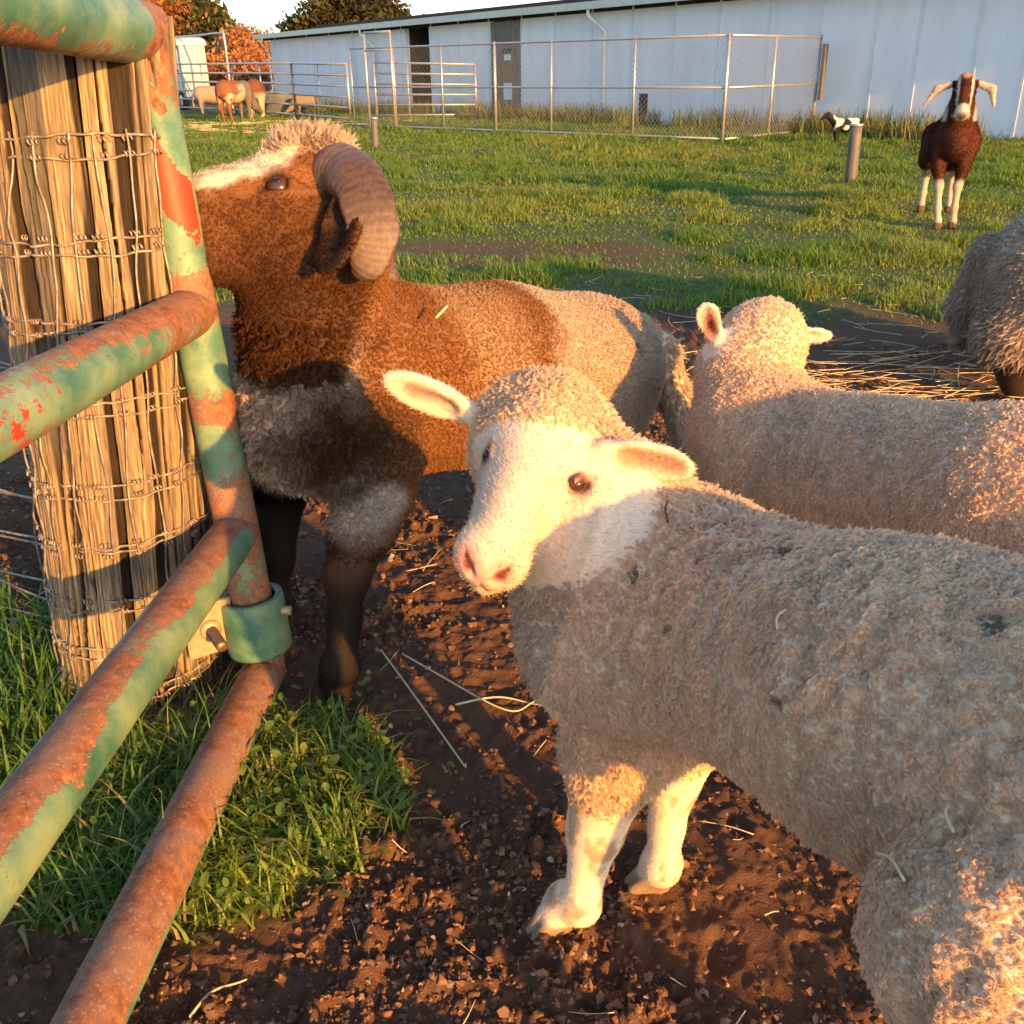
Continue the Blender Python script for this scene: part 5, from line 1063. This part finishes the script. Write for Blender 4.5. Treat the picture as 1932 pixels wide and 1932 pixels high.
def pens():
    galv = plain('galvanised', (.46, .45, .44), .38, .3, 25, .55); 
    # chain link run in front of the barn
    f = empty('chain_link_fence', tuple(gnd(1367, 268))); tag(f, 'galvanised chain link fence pen standing before the white barn', 'fence')
    A0, A1 = gnd(668, 240), gnd(1367, 268); we = wall_s(1556); A2 = BARN_R + BD * we[0] + BN * .25; A2[2] = 0
    dirf = unit(A1 - A0); nrm = np.cross(dirf, [0, 0, 1])
    def line_pt(px):                                   # where a picture column meets the straight front run
        d = ray(px, 200); n2 = unit(A(dirf[1], -dirf[0], 0)); t = ((A0 - EYE) @ n2) / (d @ n2); p = EYE + d * t; return A(p[0], p[1], 0)
    hgt = lambda p, px, py: at(px, py, p[1])[2]
    H1 = hgt(A1, 1383, 66); H0 = hgt(A0, 660, 92)
    cols = [668, 747, 836, 935, 1040, 1195, 1367]; P = [line_pt(c) for c in cols]; side = [A1, .47 * A2 + .53 * A1, A2]
    Hh = lambda p: H0 + (H1 - H0) * np.clip((p[0] - A0[0]) / (A1[0] - A0[0]), 0, 1)
    for p, r_ in [(q, .030 if i in (3, 6) else .022) for i, q in enumerate(P)] + [(side[1], .022), (side[2], .026)]:
        mb = MB(); mb.tube(seg(p, p + A(.0, 0, Hh(p) + .03), 3), r_, 10); mb.build('post', galv, f)
    for nm, fr in (('top_rail', 1.0), ('middle_rail', .52), ('bottom_rail', .03)):
        for run in (P, side):
            mb = MB(); mb.tube(np.array([q + A(0, 0, Hh(q) * fr) for q in run]), .019, 8); mb.build(nm, galv, f)
    wire = plain('mesh_wire', (.42, .43, .44), .4, .2, 20, .5)
    def mesh_panel(a, b):
        L = np.linalg.norm(b - a); h = .5 * (Hh(a) + Hh(b)) - .05; u = (b - a) / L; mb = MB(); st = .085; V = []; 
        for sg in (1, -1):
            for c in np.arange(-h, L + h, st):
                lo = max(0, -c) if sg > 0 else max(0, c - L); x0 = c if sg > 0 else c; z0, z1 = 0.0, h
                # line x = c + sg*z
                if sg > 0: z0, z1 = max(0, -c), min(h, L - c)
                else: z0, z1 = max(0, c - L), min(h, c)
                if z1 - z0 < .02: continue
                p0 = a + u * (c + sg * z0) + A(0, 0, .04 + z0); p1 = a + u * (c + sg * z1) + A(0, 0, .04 + z1); off = nrm * .004 * sg
                mb.tube(np.array([p0 + off, p1 + off]), .0026, 3, False)
        mb.build('wire_mesh', wire, f)
    for i in range(len(P) - 1): mesh_panel(P[i], P[i + 1])
    for i in range(2): mesh_panel(side[i], side[i + 1])
    mb = MB(); p = side[2]; mb.box((-.05, -.03, .55), (.05, .03, Hh(p) * .93), np.stack([unit(A2 - A1), np.cross([0, 0, 1], unit(A2 - A1)), A(0, 0, 1)], 1), p + A(.06, -.10, 0)); mb.build('brace_board', plain('grey_board', (.12, .115, .105), .8), f, False)
    # pipe panels
    def panel(label, a, b, ha, hb, nrail, npost, r, arch=None):
        o = empty('livestock_fence', tuple(a)); tag(o, label, 'livestock panel', 'galvanised pipe livestock panels')
        u = b - a
        for i in range(npost):
            t_ = i / (npost - 1); p = a + u * t_; h = ha + (hb - ha) * t_; mb = MB(); mb.tube(seg(p, p + A(0, 0, h), 3), r * (1.15 if i in (0, npost - 1) else .8), 8); mb.build('post', galv, o)
        for k in range(nrail):
            fz = .08 + .92 * k / (nrail - 1); mb = MB(); mb.tube(np.array([a + A(0, 0, ha * fz), b + A(0, 0, hb * fz)]), r, 8); mb.build('rail', galv, o)
        return o
    g1, g2, g3, g4 = gnd(338, 209), gnd(447, 214), gnd(560, 224), gnd(662, 232)
    hh = lambda g, px, py: at(px, py, g[1])[2]
    panel('pipe livestock panel left of the donkeys, joined to the arch', g1, g2, hh(g1, 338, 121), hh(g2, 440, 120), 6, 3, .03)
    panel('pipe livestock panel right behind the two donkeys', g2, g3, hh(g2, 440, 120), hh(g3, 556, 119), 6, 3, .03)
    panel('pipe livestock panel between the donkeys and the chain link fence', g3, g4, hh(g3, 556, 119), hh(g4, 660, 121), 6, 3, .03)
    q1, q2 = gnd(712, 226), gnd(899, 224); panel('pipe livestock panel standing before the dark barn doorway', q1, q2, hh(q1, 708, 118), hh(q2, 899, 121), 6, 4, .026)
    ar = empty('pipe_arch', tuple(g1)); tag(ar, 'tall bent pipe gateway arch rising above the panels by the trailer', 'gate frame'); b0, b1 = gnd(343, 208), gnd(441, 213); zt = hh(b0, 332, 72)
    mb = MB(); u = b1 - b0; mb.tube(spline([b0, b0 + A(0, 0, zt * .5), b0 + A(0, 0, zt - .16), b0 + u * .06 + A(0, 0, zt), b0 + u * .5 + A(0, 0, zt), b0 + u * .94 + A(0, 0, zt), b1 + A(0, 0, zt - .16), b1 + A(0, 0, zt * .5), b1], 60), .036, 8); mb.build('frame', galv, ar)
    tf = empty('walkthrough_arch', tuple(gnd(705, 237))); tag(tf, 'tall narrow pipe walk-through frame rising above the chain link fence', 'gate frame'); c0, c1 = line_pt(704) - nrm * -.12, line_pt(752) - nrm * -.12; zt = hh(c0, 697, 62); mb = MB()
    for p in (c0, c1): mb.tube(seg(p, p + A(0, 0, zt), 3), .026, 8)
    mb.tube(np.array([c0 + A(0, 0, zt), c1 + A(0, 0, zt)]), .026, 8); mb.build('frame', galv, tf); mb = MB(); mb.tube(np.array([c0 + A(0, 0, zt * .82), c1 + A(0, 0, zt * .82)]), .022, 8); mb.build('crossbar', galv, tf)
    # short posts standing in the grass
    bm = plain('post_paint', (.115, .10, .095), .6, .35, 12)
    for (a, t_, r, lab) in (((1604, 346), (1616, 238), .060, 'leaning dark grey pipe post with a metal cap near the goat'), ((708, 281), (706, 224), .060, 'short dark post in the grass under the chain link fence')):
        p = gnd(*a); q = at(t_[0], t_[1], p[1]); o = empty('marker_post', tuple(p)); tag(o, lab, 'post'); mb = MB(); mb.tube(seg(p - A(0, 0, .05), q, 6), r, 18); mb.build('shaft', bm, o)
        mb = MB(); d = unit(q - p); mb.tube(seg(q + d * .002, q + d * .02, 3), r * 1.12, 18); mb.build('cap', galv, o)
        if False:
            mb = MB(); mb.tube(spline([q, q + A(.01, 0, .10), q + A(.03, 0, .20), q + A(.0, 0, .26)], 16), .018, 8); mb.tube(spline([q + A(-.08, 0, .22), q + A(0, 0, .25), q + A(.10, 0, .27)], 10), .016, 8); mb.build('valve', galv, o)
    # water tank
    tp = at(537, 214, 31.5) * A(1, 1, 0); m = 48; th = np.arange(m) * 2 * np.pi / m; prof = [(0, .0), (.55, .0), (.58, .03), (.57, .28), (.60, .30), (.57, .56), (.61, .60), (.57, .60), (.54, .10), (0, .10)]
    V = np.concatenate([np.stack([tp[0] + r * 1.25 * np.cos(th), tp[1] + r * np.sin(th), np.full(m, z)], 1) for r, z in prof]); i = np.arange(len(prof) - 1)[:, None] * m; j = np.arange(m)[None]; k = (j + 1) % m
    o = mesh_np('water_tank', V, np.stack([i + j, i + k, i + m + k, i + m + j], -1).reshape(-1, 4), plain('tank_shade_grey', (.20, .23, .25), .5, .25, 5, .3), origin=tp); tag(o, 'round grey stock water tank by the barn corner', 'water tank')  # tank metal darkened to stand in for the shade on it
    p = at(383, 206, 36) * A(1, 1, 0); o = empty('marker_stake', tuple(p)); tag(o, 'thin white stake with a red top in the grass near the trailer', 'stake'); mb = MB(); mb.tube(seg(p, p + A(0, 0, .62), 3), .07, 10); mb.build('shaft', plain('stake_white', (.7, .68, .66), .6), o); mb = MB(); mb.tube(seg(p + A(0, 0, .40), p + A(0, 0, .52), 3), .078, 10); mb.build('band', plain('stake_red', (.5, .03, .03), .6), o)
def trailer():
    c = at(345, 205, 38.0) * A(1, 1, 0); R = np.stack([unit(A(.5, -.866, 0)), unit(A(.866, .5, 0)), A(0, 0, 1)], 1); o = empty('trailer', tuple(c)); tag(o, 'white box trailer, blue shade put into its body colour, cream roof, behind the panels', 'trailer')
    body = plain('trailer_shade_paint', (.28, .34, .40), .5, .15, 3); roof = plain('trailer_roof', (.70, .64, .52), .5, .1, 3); tyre = plain('tyre', (.02, .02, .02), .9)  # blue shade on a white trailer put into the body colour
    mb = MB(); mb.box((-2.6, 0, .45), (.72, .9, 2.12), R, c); mb.build('body', body, o, False)
    V = []; m = 14
    for y in (-.06, .96):
        for a in np.linspace(0, np.pi, m): V.append(c + R @ A(-.94 + 1.72 * np.cos(a), y, 2.123 + .30 * np.sin(a) ** .6))
    V = np.array(V); i = np.arange(m - 1); T = [[0, k, k + 1] for k in range(1, m - 1)] + [[m, m + k + 1, m + k] for k in range(1, m - 1)]; mesh_np('roof', V, [np.stack([i, i + m, i + m + 1, i + 1], 1), np.array(T)], roof, o, False)
    mb = MB(); mb.box((-.30, -.03, .6), (.42, -.003, 2.0), R, c); d = mb.build('door', plain('trailer_door', (.56, .61, .66), .5, .1, 3), o, False); mb = MB(); mb.box((.30, -.07, 1.2), (.36, -.033, 1.36), R, c); mb.build('handle', tyre, d, False)
    for y in (-1.0, .2):
        V, Q, T = tube(np.array([c + R @ A(y, .15, .34), c + R @ A(y, -.045, .34)]), .34, 24); w = mesh_np('wheel', V, [Q, T], tyre, o); V, Q, T = tube(np.array([c + R @ A(y, -.046, .34), c + R @ A(y, -.06, .34)]), .18, 20); mesh_np('rim', V, [Q, T], roof, w)
def leaf_cards(c, n, size, r, shape):
    """small leaf-sized faces spread through a crown; shape(n) gives points"""
    P = shape(n); a = r.standard_normal((n, 3)); a /= np.linalg.norm(a, axis=1)[:, None]; b = np.cross(a, r.standard_normal((n, 3))); b /= np.linalg.norm(b, axis=1)[:, None]; s_ = size * (.6 + .8 * r.random((n, 1)))
    V = np.stack([P - a * s_, P + b * s_ * .45, P + a * s_, P - b * s_ * .45], 1).reshape(-1, 3); Q = np.arange(n)[:, None] * 4 + np.arange(4)[None]; return V, Q, P
def branches(mb, p, d, L, r0, depth, r, spread=.55, out=None):
    q = p + d * L; mid = p + d * L * .5 + .06 * L * r.standard_normal(3); mb.tube(spline([p, mid, q], 5), np.linspace(r0, r0 * .62, 5), 5 if depth < 3 else 6, False)
    if out is not None and depth <= 1: out.append(q); out.append(mid)
    if depth == 0: return
    for _ in range(3 if depth > 1 else 4):
        nd = unit(d + spread * r.standard_normal(3) + A(0, 0, .12)); branches(mb, q if r.random() < .6 else p + d * L * (.55 + .4 * r.random()), nd, L * (.58 + .22 * r.random()), r0 * .55, depth - 1, r, spread, out)
def trees():
    bark = plain('bark', (.12, .085, .06), .9, .4, 9); twig = plain('twigs', (.30, .15, .075), .85, .3, 5); LM = leaf_mat('tree_leaf', .6, .35)
    def broad(label, base, H_, R_, col, n, seed, size, twigs=True, name='broadleaf_tree', trunk=.28):
        r = np.random.default_rng(seed); o = empty(name, tuple(base)); tag(o, label, 'tree'); mb = MB(); tips = []
        branches(mb, base, unit(A(.03, 0, 1)), H_ * .34, H_ * .020, 4, r, .5, tips); mb.build('trunk', bark, o); tips = np.array(tips)
        def shape(k): p = tips[r.integers(0, len(tips), k)]; return p + r.standard_normal((k, 3)) * R_ * .13
        V, Q, P = leaf_cards(None, n, size, r, shape); c = np.asarray(col)[None] * (.55 + .9 * r.random((n, 1))) * (1 + .25 * r.standard_normal((n, 3)) * A(1, .5, .3)); c = c * (.65 + .7 * sst(.35, .65, fbm(P * .8, 3, seed)))[:, None]
        mesh_np('crown', V, Q, LM, o, False, {'Col': np.repeat(np.clip(c, .003, .6), 4, 0)}); return o
    def conifer(label, base, H_, R_, col, n, seed, size, blunt=.5):
        r = np.random.default_rng(seed); o = empty('conifer_tree', tuple(base)); tag(o, label, 'tree'); mb = MB(); mb.tube(seg(base, base + A(0, 0, H_ * .97), 10), np.linspace(H_ * .022, .03, 10), 8)
        bs = []
        for k in range(90):
            z = H_ * (.10 + .88 * r.random() ** .8); a = r.random() * 6.28; t_ = z / H_; L = R_ * (1 - t_ ** (2.2 if blunt > .6 else 1.25)) ** (.6) * (.7 + .5 * r.random()); p = base + A(0, 0, z); q = p + A(math.cos(a) * L, math.sin(a) * L, (.15 if blunt > .6 else -.02) * L + .3); mb.tube(seg(p, q, 3), np.array([.05, .03, .01]) * H_ / 9, 4, False); bs.append((p, q))
        mb.build('trunk', bark, o); P0 = np.array([b[0] for b in bs]); P1 = np.array([b[1] for b in bs])
        def shape(k): i = r.integers(0, len(bs), k); u = (.25 + .8 * r.random((k, 1)) ** .7); return P0[i] + (P1[i] - P0[i]) * u + r.standard_normal((k, 3)) * R_ * A(.10, .10, .085)
        V, Q, P = leaf_cards(None, n, size, r, shape); c = np.asarray(col)[None] * (.5 + .9 * r.random((n, 1))); c = c * (.6 + .8 * sst(.35, .65, fbm(P * .9, 3, seed)))[:, None]
        mesh_np('crown', V, Q, LM, o, False, {'Col': np.repeat(np.clip(c, .003, .6), 4, 0)}); return o
    B_ = lambda px, Y: at(px, 180, Y) * A(1, 1, 0)
    topz = lambda px, py, Y: at(px, py, Y)[2]
    broad('tall russet tree leafing out behind the gate and trailer', B_(300, 62), topz(310, -40, 62), 5.5, (.20, .085, .025), 11000, 3, .20)
    conifer('dark green pine left of the bare shrubs, behind the trailer', B_(384, 66), topz(386, 14, 66), 3.0, (.060, .060, .018), 16000, 5, .22, .7)
    o = conifer('broad dark conifer crown showing above the barn roof', B_(672, 75), topz(690, -6, 75), 4.4, (.055, .050, .016), 26000, 7, .24, .9)
    conifer('small conifer tip peeping over the barn roof', B_(768, 80), topz(768, 34, 80), 1.6, (.06, .055, .018), 5000, 9, .2)
    broad('low conifer-dark bush at the barn roof end', B_(618, 78), topz(618, 42, 78), 2.0, (.055, .05, .018), 3000, 19, .2)
    for k, (px, py, Y, lab) in enumerate(((428, 66, 58, 'pale bare twiggy tree between the pine and the barn, with pinkish tips'), (478, 64, 52, 'rust coloured bare tree close to the barn corner'), (402, 118, 50, 'low rust coloured thicket right of the trailer'), (455, 110, 47, 'dense rust coloured thicket behind the donkeys'), (508, 92, 55, 'rust coloured bare bush touching the barn corner'))):
        r = np.random.default_rng(30 + k); b = B_(px, Y); H_ = topz(px, py, Y); o = empty('bare_tree', tuple(b)); tag(o, lab, 'tree'); mb = MB(); tips = []
        for j in range(4 if py > 100 else 2): branches(mb, b + A(.7 * r.standard_normal(), .5 * r.standard_normal(), 0), unit(A(.25 * r.standard_normal(), .1 * r.standard_normal(), 1)), H_ * .36, .085, 4, r, .42, tips)
        mb.build('trunk', bark if k == 9 else twig, o); tips = np.array(tips); n = 5200
        V, Q, P = leaf_cards(None, n, .11, r, lambda k_: tips[r.integers(0, len(tips), k_)] + .28 * r.standard_normal((k_, 3))); c = (A(.40, .17, .06) if k else A(.42, .26, .17))[None] * (.5 + .8 * r.random((n, 1))); mesh_np('crown', V, Q, LM, o, False, {'Col': np.repeat(c, 4, 0)})
    # wood beyond everything, low on the horizon
    r = np.random.default_rng(77); n = 9000; x = -150 + 190 * r.random(n); y = 165 + 12 * r.standard_normal(n); z = (3.2 + 2.2 * fbm(xyz(x * .05, y * .01), 3, 5)) * r.random(n) ** .7
    V, Q, P = leaf_cards(None, n, .7, r, lambda k_: np.stack([x, y, z], 1)); c = A(.20, .10, .045)[None] * (.5 + .9 * r.random((n, 1))); o = mesh_np('woods', V, Q, LM, None, False, {'Col': np.repeat(c, 4, 0)}); tag(o, 'far russet woods on the horizon', kind='stuff')
ground(); clods(); straw()
greenery()
barn(); pens(); trailer(); trees()
def rump_straw():
    m = bpy.data.materials.get('straw') or plain('straw', (.55, .42, .23), .6)
    for a, b, r, lab, nm in ((at(822, 600, 1.665), at(844, 577, 1.685), .0024, 'short straw bit lying on the brown flank of the ram', 'straw_bit'),):
        V, Q, T = tube(seg(a, b, 5), r, 6); o = mesh_np(nm, V, [Q, T], m, origin=a); tag(o, lab, 'straw')
rump_straw()
